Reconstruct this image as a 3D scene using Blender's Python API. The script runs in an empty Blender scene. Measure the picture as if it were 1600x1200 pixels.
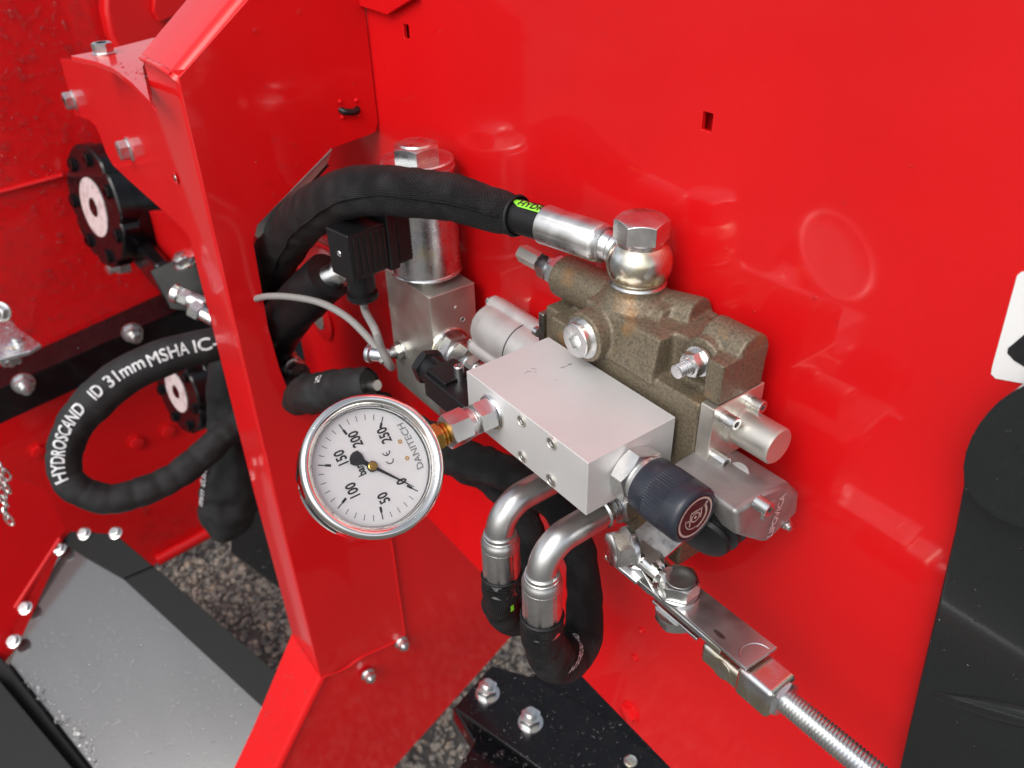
import bpy, bmesh, math, random
from mathutils import Vector, Matrix, noise
from math import sin, cos, pi, radians
random.seed(7)
SC = bpy.context.scene
COL = SC.collection
S = 0.01                                   # everything below is written in centimetres

# ------------------------------------------------------------------ camera
CAM = Vector((26.0, -30.6, 95.0))
RX = Vector((0.60032, 0.79946, -0.02203))  # right, down, forward of the lens
RY = Vector((0.43686, -0.35086, -0.82828))
RZ = Vector((-0.66990, 0.48761, -0.55988))
FPX = 1252.0
cd = bpy.data.cameras.new("camera"); cam = bpy.data.objects.new("camera", cd); COL.objects.link(cam)
cam.matrix_world = Matrix(((RX.x, -RY.x, -RZ.x, CAM.x*S), (RX.y, -RY.y, -RZ.y, CAM.y*S), (RX.z, -RY.z, -RZ.z, CAM.z*S), (0, 0, 0, 1)))
cd.sensor_width = 36; cd.lens = 36*FPX/1600; cd.clip_start = 0.02; cd.clip_end = 400
cd.dof.use_dof = True; cd.dof.focus_distance = 0.43; cd.dof.aperture_fstop = 12.0
SC.camera = cam
# ------------------------------------------------------------------ light
SUN_EL, SUN_AZ = radians(48), radians(158)
w = bpy.data.worlds.new("World"); SC.world = w; w.use_nodes = True
nt = w.node_tree; nt.nodes.clear()
sky = nt.nodes.new('ShaderNodeTexSky'); sky.sky_type = 'NISHITA'; sky.sun_disc = False
sky.sun_elevation = SUN_EL; sky.sun_rotation = SUN_AZ; sky.dust_density = 4; sky.air_density = 1.0; sky.ozone_density = 1.0
hs = nt.nodes.new('ShaderNodeHueSaturation'); hs.inputs['Saturation'].default_value = 0.35
tc = nt.nodes.new('ShaderNodeTexCoord'); nz = nt.nodes.new('ShaderNodeTexNoise'); nz.inputs['Scale'].default_value = 2.2; nz.inputs['Detail'].default_value = 5
mr = nt.nodes.new('ShaderNodeMapRange'); mr.inputs[1].default_value = 0.35; mr.inputs[2].default_value = 0.65; mr.inputs[3].default_value = 0.7; mr.inputs[4].default_value = 1.5
mx = nt.nodes.new('ShaderNodeVectorMath'); mx.operation = 'SCALE'
bg = nt.nodes.new('ShaderNodeBackground'); bg.inputs[1].default_value = 0.15
wo = nt.nodes.new('ShaderNodeOutputWorld')
L = nt.links.new
L(sky.outputs[0], hs.inputs['Color']); L(tc.outputs['Generated'], nz.inputs['Vector']); L(nz.outputs[0], mr.inputs[0])
L(hs.outputs[0], mx.inputs[0]); L(mr.outputs[0], mx.inputs['Scale']); L(mx.outputs[0], bg.inputs[0]); L(bg.outputs[0], wo.inputs[0])
sd = bpy.data.lights.new("sun", 'SUN'); sd.energy = 1.1; sd.angle = radians(38); sd.color = (1.0, 0.97, 0.93)
so = bpy.data.objects.new("sun", sd); COL.objects.link(so)
sdir = Vector((sin(SUN_AZ)*cos(SUN_EL), cos(SUN_AZ)*cos(SUN_EL), sin(SUN_EL)))
so.rotation_euler = sdir.to_track_quat('Z', 'Y').to_euler(); so.location = (0, 0, 5)
SC.view_settings.view_transform = 'Standard'; SC.view_settings.look = 'None'; SC.view_settings.gamma = 1
SC.view_settings.exposure = 0.15

# ------------------------------------------------------------------ placing
def ray(px, py):
    a, b = (px-800)/FPX, (py-600)/FPX
    return RX*a + RY*b + RZ
def at(px, py, ax, v):                     # point of the picture on a plane x, y or z = v
    r = ray(px, py); i = 'xyz'.index(ax)
    return CAM + r*((v-CAM[i])/r[i])
def dp(px, py, d): return CAM + ray(px, py)*d
def onp(px, py, o, n):
    r = ray(px, py); return CAM + r*((o-CAM).dot(n)/r.dot(n))
X = Vector((1, 0, 0)); Y = Vector((0, 1, 0)); Z = Vector((0, 0, 1))
V = Vector

# ------------------------------------------------------------------ materials
def mat(name, base, metal=0.0, rough=0.4, coat=0.0, bump=None, rvar=None, cvar=None, spec=0.5, ior=None, trans=0.0, space='Object', extra=None):
    m = bpy.data.materials.new(name); m.use_nodes = True; t = m.node_tree; p = t.nodes['Principled BSDF']
    p.inputs['Base Color'].default_value = (*base, 1); p.inputs['Metallic'].default_value = metal; p.inputs['Roughness'].default_value = rough
    p.inputs['Coat Weight'].default_value = coat; p.inputs['Coat Roughness'].default_value = 0.07
    p.inputs['Specular IOR Level'].default_value = spec
    if ior: p.inputs['IOR'].default_value = ior
    if trans: p.inputs['Transmission Weight'].default_value = trans
    c = t.nodes.new('ShaderNodeTexCoord')
    def ns(scale, detail=4, sc3=None):
        n = t.nodes.new('ShaderNodeTexNoise'); n.inputs['Scale'].default_value = scale; n.inputs['Detail'].default_value = detail
        if sc3:
            mp = t.nodes.new('ShaderNodeMapping'); mp.inputs['Scale'].default_value = sc3
            t.links.new(c.outputs[space], mp.inputs[0]); t.links.new(mp.outputs[0], n.inputs['Vector'])
        else: t.links.new(c.outputs[space], n.inputs['Vector'])
        return n
    prev = None
    for b in (bump or []):                 # (scale, strength, distance_cm[, sc3])
        n = ns(b[0], 5, b[3] if len(b) > 3 else None)
        bn = t.nodes.new('ShaderNodeBump'); bn.inputs['Strength'].default_value = b[1]; bn.inputs['Distance'].default_value = b[2]*S
        t.links.new(n.outputs[0], bn.inputs['Height'])
        if prev: t.links.new(prev.outputs[0], bn.inputs['Normal'])
        prev = bn
    if prev:
        t.links.new(prev.outputs[0], p.inputs['Normal'])
    if rvar:                               # (scale, lo, hi)
        n = ns(rvar[0]); r = t.nodes.new('ShaderNodeMapRange'); r.inputs[1].default_value = 0.3; r.inputs[2].default_value = 0.7
        r.inputs[3].default_value = rvar[1]; r.inputs[4].default_value = rvar[2]
        t.links.new(n.outputs[0], r.inputs[0]); t.links.new(r.outputs[0], p.inputs['Roughness'])
    last = None
    for cv in (cvar or []):                # (scale, colour, lo, hi, sc3)
        n = ns(cv[0], 6, cv[4] if len(cv) > 4 else None); r = t.nodes.new('ShaderNodeMapRange'); r.inputs[1].default_value = cv[2]; r.inputs[2].default_value = cv[3]
        t.links.new(n.outputs[0], r.inputs[0])
        mxn = t.nodes.new('ShaderNodeMix'); mxn.data_type = 'RGBA'
        if last: t.links.new(last.outputs[2], mxn.inputs[6])
        else: mxn.inputs[6].default_value = (*base, 1)
        mxn.inputs[7].default_value = (*cv[1], 1); t.links.new(r.outputs[0], mxn.inputs[0]); last = mxn
    if last: t.links.new(last.outputs[2], p.inputs['Base Color'])
    return m
M = {}
M['red'] = mat('red paint', (.64, .005, .007), rough=.4, coat=.6, spec=.18, bump=[(600, .11, .008), (14, .02, .05)], rvar=(12, .34, .46), cvar=[(9, (.59, .005, .007), .35, .7)])
M['black'] = mat('black paint', (.004, .004, .005), rough=.2, coat=.1, spec=.3, bump=[(300, .1, .01)], rvar=(40, .16, .30), cvar=[(60, (.008, .008, .008), .5, .75)])
M['plastic'] = mat('black plastic', (.006, .006, .007), rough=.42, spec=.4, bump=[(900, .15, .01)], rvar=(60, .35, .5))
M['rubber'] = mat('black rubber', (.007, .007, .008), rough=.5, spec=.35, bump=[(600, .2, .01)], rvar=(80, .4, .62))
M['knob'] = mat('dark grey knob plastic', (.018, .021, .032), rough=.38, bump=[(500, .1, .01)], rvar=(60, .3, .45), cvar=[(90, (.03, .034, .045), .5, .7)])
M['fender'] = mat('black moulded fender', (.010, .012, .0125), rough=.26, coat=.5, bump=[(900, .12, .008)], rvar=(500, .27, .33), cvar=[(900, (.016, .018, .019), .5, .7)])
M['zinc'] = mat('bright zinc', (.70, .71, .70), metal=1, rough=.28, bump=[(350, .18, .01), (900, .15, .006)], rvar=(120, .22, .38), cvar=[(70, (.62, .64, .68), .45, .65), (45, (.78, .72, .55), .58, .74)])
M['yzinc'] = mat('yellow zinc', (.72, .66, .50), metal=1, rough=.22, bump=[(300, .12, .01)], rvar=(120, .16, .34), cvar=[(60, (.70, .72, .74), .42, .6), (35, (.66, .50, .46), .55, .7)])
M['chrome'] = mat('polished chrome', (.86, .85, .82), metal=1, rough=.05, bump=[(60, .12, .02)])
M['crimp'] = mat('crimped ferrule steel', (.70, .70, .69), metal=1, rough=.28, bump=[(250, .15, .01)], rvar=(90, .2, .42), cvar=[(60, (.55, .55, .54), .5, .7)])
M['satin'] = mat('satin zinc tube', (.68, .68, .67), metal=1, rough=.36, bump=[(350, .2, .01), (60, .1, .02)], rvar=(60, .30, .44), cvar=[(40, (.50, .50, .50), .45, .7)])
M['alu'] = mat('matt anodised aluminium', (.70, .695, .69), metal=.55, rough=.58, bump=[(900, .12, .006), (200, .08, .01, (1, 1, 14))], rvar=(50, .54, .64), cvar=[(25, (.62, .615, .605), .4, .7)])
M['alu2'] = mat('machined aluminium', (.66, .64, .58), metal=.85, rough=.36, bump=[(500, .15, .008, (1, 1, 10))], rvar=(60, .28, .46), cvar=[(25, (.58, .56, .51), .4, .7)])
M['castalu'] = mat('cast aluminium', (.34, .325, .32), metal=.7, rough=.5, bump=[(420, .5, .02), (90, .2, .03)], rvar=(80, .42, .58), cvar=[(60, (.25, .238, .235), .45, .7)])
M['iron'] = mat('cast iron housing', (.190, .152, .100), metal=.4, rough=.42, bump=[(620, .8, .035), (150, .2, .05)], rvar=(300, .38, .6), cvar=[(700, (.115, .097, .070), .42, .6), (38, (.33, .16, .05), .60, .78), (900, (.22, .195, .15), .60, .74)])
M['steel'] = mat('ground steel', (.42, .40, .37), metal=1, rough=.25, bump=[(300, .2, .01, (1, 10, 1))], rvar=(60, .18, .36), cvar=[(50, (.32, .30, .28), .45, .7)])
M['brass'] = mat('brass', (.62, .38, .10), metal=1, rough=.22, bump=[(200, .1, .01)], rvar=(60, .16, .3))
M['cable'] = mat('grey cable jacket', (.25, .245, .235), rough=.45, bump=[(300, .1, .01)], rvar=(90, .4, .52))
M['white'] = mat('white sticker', (.80, .80, .79), rough=.3, bump=[(200, .05, .01)], rvar=(60, .25, .35))
M['castlight'] = mat('light cast aluminium', (.62, .60, .59), metal=.6, rough=.5, bump=[(420, .45, .02), (90, .2, .03)], rvar=(80, .42, .58), cvar=[(60, (.54, .52, .51), .45, .7)])
M['pinkdisc'] = mat('pale plate', (.78, .72, .72), metal=.3, rough=.35, bump=[(200, .1, .01)], cvar=[(80, (.62, .52, .53), .5, .6)])
M['dial'] = mat('gauge dial', (.84, .845, .85), rough=.35, bump=[(200, .03, .01)], cvar=[(30, (.81, .815, .82), .4, .7)])
M['ink'] = mat('black print', (.012, .012, .014), rough=.4, cvar=[(300, (.02, .02, .02), .4, .7)])
M['greyink'] = mat('grey print', (.22, .23, .23), rough=.4, cvar=[(300, (.28, .28, .28), .4, .7)])
M['whiteink'] = mat('white print', (.62, .63, .64), rough=.55, cvar=[(200, (.30, .31, .32), .48, .7)])
M['tan'] = mat('printed gold', (.55, .36, .12), rough=.4, cvar=[(100, (.5, .3, .1), .4, .7)])
M['green'] = mat('green hose stripe', (.28, .80, .05), rough=.45, cvar=[(120, (.22, .7, .04), .4, .7)])
M['glass'] = mat('gauge glass', (1, 1, 1), rough=.0, trans=1, ior=1.35)
M['water'] = mat('water', (1, 1, 1), rough=.0, trans=1, ior=1.33)
M['chute'] = mat('glossy dark grey sheet', (.04, .041, .042), metal=0, rough=.10, spec=.5, coat=1.0, bump=[(14, .05, .05)], rvar=(8, .12, .22), cvar=[(4, (.03, .031, .033), .4, .65, (1, 6, 1))])
M['rim'] = mat('dark grey painted sheet', (.016, .017, .017), rough=.42, spec=.12, bump=[(300, .1, .01)], rvar=(30, .34, .46))
M['stone'] = mat('asphalt chippings', (.30, .26, .215), rough=.55, bump=[(150, .4, .05)], cvar=[(70, (.13, .12, .11), .42, .55), (45, (.46, .36, .27), .55, .68), (110, (.42, .40, .36), .62, .7)])
M['asphalt'] = mat('asphalt', (.13, .12, .105), rough=.7, bump=[(80, .6, .3)], cvar=[(60, (.20, .17, .14), .5, .65), (.4, (.07, .065, .06), .4, .6)])
M['chute'].node_tree.nodes['Principled BSDF'].inputs['Coat IOR'].default_value = 1.9
M['chute'].node_tree.nodes['Principled BSDF'].inputs['Coat Roughness'].default_value = .09
def weave_mat(name, base, k1, k2, strength=.6, wear=(.03, .03, .032)):
    m = mat(name, base, rough=.62, cvar=[(60, wear, .45, .75)])
    t = m.node_tree; p = t.nodes['Principled BSDF']; p.inputs['Sheen Weight'].default_value = .0; p.inputs['Specular IOR Level'].default_value = .35; p.inputs['Sheen Roughness'].default_value = .4
    uv = t.nodes.new('ShaderNodeUVMap'); sp = t.nodes.new('ShaderNodeSeparateXYZ'); t.links.new(uv.outputs[0], sp.inputs[0])
    def mt(op, a, b=None):
        n = t.nodes.new('ShaderNodeMath'); n.operation = op
        for i, q in enumerate((a, b)):
            if q is None: continue
            if isinstance(q, (int, float)): n.inputs[i].default_value = q
            else: t.links.new(q, n.inputs[i])
        return n.outputs[0]
    u, v = sp.outputs[0], sp.outputs[1]
    a = mt('SINE', mt('ADD', mt('MULTIPLY', u, k1), mt('MULTIPLY', v, k2)))
    b = mt('SINE', mt('SUBTRACT', mt('MULTIPLY', u, k1), mt('MULTIPLY', v, k2)))
    h = mt('ADD', mt('MULTIPLY', a, b), mt('MULTIPLY', a, .5))
    bn = t.nodes.new('ShaderNodeBump'); bn.inputs['Strength'].default_value = strength; bn.inputs['Distance'].default_value = .06*S
    t.links.new(h, bn.inputs['Height']); t.links.new(bn.outputs[0], p.inputs['Normal'])
    return m
M['sleeve'] = weave_mat('woven nylon sleeve', (.006, .006, .007), 26, 26, 1.0)
M['sleeve2'] = weave_mat('ribbed nylon sleeve', (.010, .010, .011), 2, 34, .7)
M['plainsleeve'] = weave_mat('smooth nylon sleeve', (.012, .0125, .013), 50, 50, .25, (.022, .023, .024))

# ------------------------------------------------------------------ mesh builder
class MB:
    def __init__(s): s.v = []; s.f = []; s.uv = {}
    def add(s, vs, fs, uvs=None):
        o = len(s.v); s.v += [V(q) for q in vs]
        for i, f in enumerate(fs):
            if uvs: s.uv[len(s.f)] = uvs[i]
            s.f.append([o+j for j in f])
        return s
    def box(s, a, b, rot=None, piv=None):
        (x0, y0, z0), (x1, y1, z1) = a, b
        vs = [V(q) for q in ((x0,y0,z0),(x1,y0,z0),(x1,y1,z0),(x0,y1,z0),(x0,y0,z1),(x1,y0,z1),(x1,y1,z1),(x0,y1,z1))]
        if rot is not None:
            piv = V(piv) if piv is not None else (V(a)+V(b))/2
            vs = [piv + rot @ (q-piv) for q in vs]
        return s.add(vs, [(0,3,2,1),(4,5,6,7),(0,1,5,4),(1,2,6,5),(2,3,7,6),(3,0,4,7)])
    def lathe(s, o, ax, prof, n=32, closed=False):      # prof: (radius, height)
        o = V(o); ax = V(ax).normalized(); u = ax.orthogonal().normalized(); w_ = ax.cross(u)
        vs = []; fs = []
        for r, h in prof:
            rr = r if callable(r) else (lambda t, r=r: r)
            for k in range(n):
                t = 2*pi*k/n; q = rr(t); vs.append(o + ax*h + (u*cos(t)+w_*sin(t))*q)
        for i in range(len(prof)-1):
            for k in range(n):
                k2 = (k+1) % n; fs.append((i*n+k, i*n+k2, (i+1)*n+k2, (i+1)*n+k))
        if not closed:
            fs.append(tuple(reversed(range(n)))); fs.append(tuple((len(prof)-1)*n+k for k in range(n)))
        else:
            i = len(prof)-1
            for k in range(n):
                k2 = (k+1) % n; fs.append((i*n+k, i*n+k2, k2, k))
        return s.add(vs, fs)
    def cyl(s, a, b, r, r2=None, n=24, ch=0.0):
        a = V(a); b = V(b); h = (b-a).length; r2 = r if r2 is None else r2
        if ch: return s.lathe(a, b-a, [(r-ch, 0), (r, ch), (r2, h-ch), (r2-ch, h)], n)
        return s.lathe(a, b-a, [(r, 0), (r2, h)], n)
    def hexa(s, o, ax, af, h, both=False, up=None, n=48, c=.96):     # hexagon with turned chamfer
        o = V(o); ax = V(ax).normalized(); u = V(up) if up is not None else ax.orthogonal(); u = (u-ax*u.dot(ax)).normalized(); w_ = ax.cross(u)
        rc = af/2*c
        def rh(t): return af/2/cos(((t+pi/6) % (pi/3))-pi/6)
        rows = []
        if both: rows += [(lambda t: rc, lambda t: 0), (rh, lambda t: (rh(t)-rc)*.55)]
        else: rows += [(rh, lambda t: 0)]
        rows += [(rh, lambda t: h-(rh(t)-rc)*.55), (lambda t: rc, lambda t: h)]
        vs = []
        for r, hh in rows:
            for k in range(n):
                t = 2*pi*k/n; vs.append(o + ax*hh(t) + (u*cos(t)+w_*sin(t))*r(t))
        fs = [(i*n+k, i*n+(k+1) % n, (i+1)*n+(k+1) % n, (i+1)*n+k) for i in range(len(rows)-1) for k in range(n)]
        fs.append(tuple(reversed(range(n)))); fs.append(tuple((len(rows)-1)*n+k for k in range(n)))
        return s.add(vs, fs)
    def sphere(s, c, r, nu=24, nv=12, sc=(1, 1, 1)):
        c = V(c); vs = [c+V((0, 0, -r*sc[2]))]
        for i in range(1, nv):
            p = -pi/2+pi*i/nv
            for k in range(nu):
                t = 2*pi*k/nu; vs.append(c+V((r*cos(p)*cos(t)*sc[0], r*cos(p)*sin(t)*sc[1], r*sin(p)*sc[2])))
        vs.append(c+V((0, 0, r*sc[2]))); T = len(vs)-1; fs = []
        for k in range(nu): fs.append((0, 1+(k+1) % nu, 1+k)); fs.append((T, T-nu+k, T-nu+(k+1) % nu))
        for i in range(nv-2):
            for k in range(nu): a = 1+i*nu; fs.append((a+k, a+(k+1) % nu, a+nu+(k+1) % nu, a+nu+k))
        return s.add(vs, fs)
    def tube(s, path, rad, n=24, caps=True, rf=None, v0=0.0):
        # path: list of points, rad: radius or list; rf(s_cm, theta, r) -> r
        N = len(path); T = []
        for i in range(N):
            T.append((path[min(i+1, N-1)]-path[max(i-1, 0)]).normalized())
        u = T[0].orthogonal().normalized(); vs = []; L_ = v0; Ls = []; frames = []
        for i in range(N):
            if i: L_ += (path[i]-path[i-1]).length; u = (u-T[i]*u.dot(T[i])).normalized()
            w_ = T[i].cross(u); r = rad[i] if isinstance(rad, (list, tuple)) else rad
            Ls.append(L_); frames.append((u.copy(), w_.copy()))
            for k in range(n):
                t = 2*pi*k/n; q = rf(L_, t, r) if rf else r
                vs.append(path[i]+(u*cos(t)+w_*sin(t))*q)
        fs = []; uvs = []
        for i in range(N-1):
            for k in range(n):
                k2 = (k+1) % n; fs.append((i*n+k, i*n+k2, (i+1)*n+k2, (i+1)*n+k))
                rr = rad[i] if isinstance(rad, (list, tuple)) else rad; c = 2*pi*1.0*max(rr, .1)
                c = round(c*6)/6
                uvs.append(((c*k/n, Ls[i]), (c*(k+1)/n, Ls[i]), (c*(k+1)/n, Ls[i+1]), (c*k/n, Ls[i+1])))
        if caps:
            fs.append(tuple(reversed(range(n)))); uvs.append(tuple((0, 0) for _ in range(n)))
            fs.append(tuple((N-1)*n+k for k in range(n))); uvs.append(tuple((0, 0) for _ in range(n)))
        return s.add(vs, fs, uvs)
    def plate(s, pts, th, holes=()):         # pts: coplanar outline (3-D), th: thickness vector; holes: outlines
        from mathutils.geometry import tessellate_polygon
        loops = [[V(p) for p in pts]]+[[V(p) for p in h] for h in holes]
        flat = [p for l in loops for p in l]; n = len(flat); th = V(th)
        tri = tessellate_polygon(loops)
        a = sum((((flat[t[1]]-flat[t[0]]).cross(flat[t[2]]-flat[t[0]])) for t in tri), V((0, 0, 0)))
        fs = []
        for t in tri:
            nn = (flat[t[1]]-flat[t[0]]).cross(flat[t[2]]-flat[t[0]])
            t = tuple(t) if nn.dot(th) < 0 else (t[0], t[2], t[1])
            fs.append(t); fs.append(tuple(j+n for j in (t[0], t[2], t[1])))
        o = 0
        for l in loops:
            m = len(l)
            for i in range(m): fs.append((o+i, o+(i+1) % m, n+o+(i+1) % m, n+o+i))
            o += m
        return s.add(flat+[p+th for p in flat], fs)
    def build(s, name, m, parent=None, sharp=32, bevel=0, seg=2, fix=True, sub=0, smooth=True):
        me = bpy.data.meshes.new(name); base = parent['_w'] if parent is not None and '_w' in parent else (0, 0, 0)
        b = V(base); me.from_pydata([tuple((q-b)*S) for q in s.v], [], s.f)
        if s.uv:
            ul = me.uv_layers.new(name='UVMap')
            for pi_, p in enumerate(me.polygons):
                if pi_ in s.uv:
                    for li, c in zip(p.loop_indices, s.uv[pi_]): ul.data[li].uv = c
        if fix:
            bm = bmesh.new(); bm.from_mesh(me); bmesh.ops.remove_doubles(bm, verts=bm.verts, dist=1e-6); bmesh.ops.recalc_face_normals(bm, faces=bm.faces); bm.to_mesh(me); bm.free()
        if smooth:
            me.shade_smooth(); me.set_sharp_from_angle(angle=radians(sharp))
        me.materials.append(M[m] if isinstance(m, str) else m)
        o = bpy.data.objects.new(name, me); COL.objects.link(o)
        if parent is not None: o.parent = parent; o['_w'] = base
        if bevel:
            bv = o.modifiers.new('bevel', 'BEVEL'); bv.width = bevel*S; bv.segments = seg; bv.limit_method = 'ANGLE'; bv.angle_limit = radians(40)
            bv.harden_normals = True
        return o
def thing(name, base, label, cat, group=None):
    o = bpy.data.objects.new(name, None); COL.objects.link(o); o.location = V(base)*S; o['_w'] = tuple(base)
    o.empty_display_size = .02; o['label'] = label; o['category'] = cat
    if group: o['group'] = group
    return o
def tag(o, label, cat, group=None):
    o['label'] = label; o['category'] = cat
    if group: o['group'] = group
    return o
def catmull(pts, step=.5):
    P = [V(p) for p in pts]; P = [2*P[0]-P[1]]+P+[2*P[-1]-P[-2]]; out = []; par = []
    for i in range(1, len(P)-2):
        n = max(2, int((P[i+1]-P[i]).length/step))
        for k in range(n):
            t = k/n; a, b, c, d = P[i-1], P[i], P[i+1], P[i+2]
            out.append(.5*((2*b)+(c-a)*t+(2*a-5*b+4*c-d)*t*t+(3*b-a-3*c+d)*t**3)); par.append(i-1+t)
    out.append(P[-2]); par.append(len(P)-3.0)
    return out, par
def lerp_list(vals, par):
    r = []
    for t in par:
        i = min(int(t), len(vals)-2); f = t-i; r.append(vals[i]*(1-f)+vals[i+1]*f)
    return r
def wr(seed, amp, ks=.8, kt=2.0):           # cloth wrinkles for tubes
    def f(L_, t, r):
        q = noise.noise(V((cos(t)*kt+seed, sin(t)*kt, L_*ks))); q2 = noise.noise(V((cos(t)*.8+seed*3, sin(t)*.8, L_*ks*2.4)))
        return r*(1+amp*q+amp*.7*q2)
    return f
# --- lettering
def text_geo(txt, size):
    c = bpy.data.curves.new('t', 'FONT'); c.body = txt; c.size = size; c.align_x = 'CENTER'; c.align_y = 'CENTER'; c.resolution_u = 3
    o = bpy.data.objects.new('t', c); COL.objects.link(o); dg = bpy.context.evaluated_depsgraph_get(); me = o.evaluated_get(dg).to_mesh()
    bm = bmesh.new(); bm.from_mesh(me); o.evaluated_get(dg).to_mesh_clear(); bpy.data.objects.remove(o); bpy.data.curves.remove(c)
    bmesh.ops.triangulate(bm, faces=bm.faces)
    return bm
def text_on(name, txt, size, fn, m, parent, cut=None, bold=0, wx=1.0):
    bm = text_geo(txt, size)
    if bold:
        bmesh.ops.remove_doubles(bm, verts=bm.verts, dist=size*1e-4)
        bd = {}
        for e in bm.edges:
            if len(e.link_faces) == 1:
                f = e.link_faces[0]; cen = f.calc_center_median(); mid = (e.verts[0].co+e.verts[1].co)/2
                d = (e.verts[1].co-e.verts[0].co).normalized(); nn = V((d.y, -d.x, 0))
                if nn.dot(mid-cen) < 0: nn = -nn
                for q in e.verts: bd[q] = bd.get(q, V((0, 0, 0)))+nn
        for q, nn in bd.items(): q.co += nn.normalized()*bold
    if cut:
        for _ in range(5):
            es = [e for e in bm.edges if e.calc_length() > cut]
            if not es: break
            bmesh.ops.subdivide_edges(bm, edges=es, cuts=1); bmesh.ops.triangulate(bm, faces=bm.faces)
    mb = MB(); bm.verts.index_update()
    mb.add([fn(q.co.x*wx, q.co.y) for q in bm.verts], [[q.index for q in f.verts] for f in bm.faces]); bm.free()
    return mb.build(name, m, parent, fix=False)
def on_hose(path, rad, s0, a0, lift=.03, flip=1):
    Ls = [0]
    for i in range(1, len(path)): Ls.append(Ls[-1]+(path[i]-path[i-1]).length)
    def fn(x, y):
        s_ = max(0, min(Ls[-1]-1e-4, s0+x*flip)); i = 0
        lo, hi = 0, len(Ls)-1
        while hi-lo > 1:
            md = (lo+hi)//2
            if Ls[md] <= s_: lo = md
            else: hi = md
        i = lo
        f = (s_-Ls[i])/max(1e-9, Ls[i+1]-Ls[i]); C = path[i].lerp(path[i+1], f); r = (rad[i]*(1-f)+rad[i+1]*f if isinstance(rad, list) else rad)
        ta = (path[min(i+1, len(path)-1)]-path[max(i-1, 0)]).normalized(); tb = (path[min(i+2, len(path)-1)]-path[i]).normalized(); T = ta.lerp(tb, f).normalized()
        vd = (CAM0-C); vd = (vd-T*vd.dot(T)).normalized(); N = vd.cross(T)*flip
        a = a0+y/r
        return C+(vd*cos(a)+N*sin(a))*(r+lift)
    return fn
CAM0 = CAM.copy()                           # the side of each hose that carries the print faces this way
# --- fasteners
PROTO = {}
def basis(ax, up=None):
    ax = V(ax).normalized(); u = V(up) if up is not None else ax.orthogonal(); u = (u-ax*u.dot(ax)).normalized(); w_ = ax.cross(u)
    return Matrix((u, w_, ax)).transposed().to_4x4()
def put(key, maker, name, m, parent, pos, ax, spin=0.0, bevel=0, label=None):
    if key not in PROTO:
        mb = MB(); maker(mb); o = mb.build(name, m, None, bevel=bevel); PROTO[key] = o.data; me = o.data; bpy.data.objects.remove(o)
    o = bpy.data.objects.new(name, PROTO[key]); COL.objects.link(o)
    base = V(parent['_w']) if parent is not None else V((0, 0, 0))
    o.matrix_local = Matrix.Translation((V(pos)-base)*S) @ basis(ax) @ Matrix.Rotation(spin, 4, 'Z')
    if parent is not None: o.parent = parent; o['_w'] = tuple(base)
    if label: o['label'] = label
    return o
def bolt(parent, pos, ax, af=1.0, h=.5, spin=.3, m='zinc', fl=1.25, name='bolt', dish=True):
    def mk(mb):
        if fl: mb.lathe((0, 0, 0), Z, [(af*fl/2*1.1, 0), (af*fl/2*1.1, h*.12), (af*.55, h*.24)], 32)
        mb.hexa((0, 0, h*.1), Z, af, h, c=.95)
        if dish: mb.lathe((0, 0, h*1.1), Z, [(af*.40, 0), (af*.36, .02), (af*.30, -.001)], 24)
    return put(('b', af, h, m, fl), mk, name, m, parent, pos, ax, spin)
def nut(parent, pos, ax, af=1.0, h=.8, r=.3, stud=.5, spin=.3, m='zinc', name='nut'):
    def mk(mb):
        mb.lathe((0, 0, 0), Z, [(af*.68, 0), (af*.68, .12*af), (af*.5, .14*af)], 32)
        mb.hexa((0, 0, .13*af), Z, af, h, both=True)
        mb.lathe((0, 0, .13*af+h), Z, [(af*.40, 0), (af*.36, af*.12)], 24)
        z = h+.1; prof = [(r, 0)]; k = 0; pt_ = r*.42
        while z < h+stud+.2: prof += [(r, z), (r*.97, z+pt_*.2), (r*.78, z+pt_*.5), (r*.97, z+pt_*.8)]; z += pt_
        prof += [(r*.7, z)]
        mb.lathe((0, 0, 0), Z, prof, 24)
    return put(('n', af, h, r, stud, m), mk, name, m, parent, pos, ax, spin)
def socket(parent, pos, ax, r=.35, h=.35, m='zinc', name='socket_screw', spin=.2):
    def mk(mb):
        hr = lambda t: r*.46/cos(((t+pi/6) % (pi/3))-pi/6)
        mb.lathe((0, 0, 0), Z, [(r, 0), (r, h-.05), (r-.05, h), (r*.62, h), (hr, h-.02), (hr, max(.03, h-r*.8)), (.001, max(.02, h-r*.9))], 48)
    return put(('s', r, h, m), mk, name, m, parent, pos, ax, spin)
def drops(parent, fn, n, rmin, rmax, name='water_droplets', flat=.45):
    mb = MB()
    for _ in range(n):
        q = fn()
        if q is None: continue
        p, nr = q; r = rmin+(rmax-rmin)*random.random()**3; B = basis(nr).to_3x3(); k = 7
        st = random.uniform(.8, 1.25); a = random.random()*6
        vs = []
        for rr, hh in ((1, 0), (.8, flat*.62), (.4, flat*.95)):
            for i in range(k):
                t = 2*pi*i/k+a; vs.append(p+B @ V((cos(t)*r*rr*st, sin(t)*r*rr/st, hh*r)))
        vs.append(p+B @ V((0, 0, flat*r)))
        fs = [(j*k+i, j*k+(i+1) % k, (j+1)*k+(i+1) % k, (j+1)*k+i) for j in range(2) for i in range(k)]+[(2*k+i, 2*k+(i+1) % k, 3*k) for i in range(k)]
        mb.add(vs, fs)
    o = mb.build(name, 'water', parent, fix=False, sharp=80); o['kind'] = 'stuff'; return o
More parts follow.
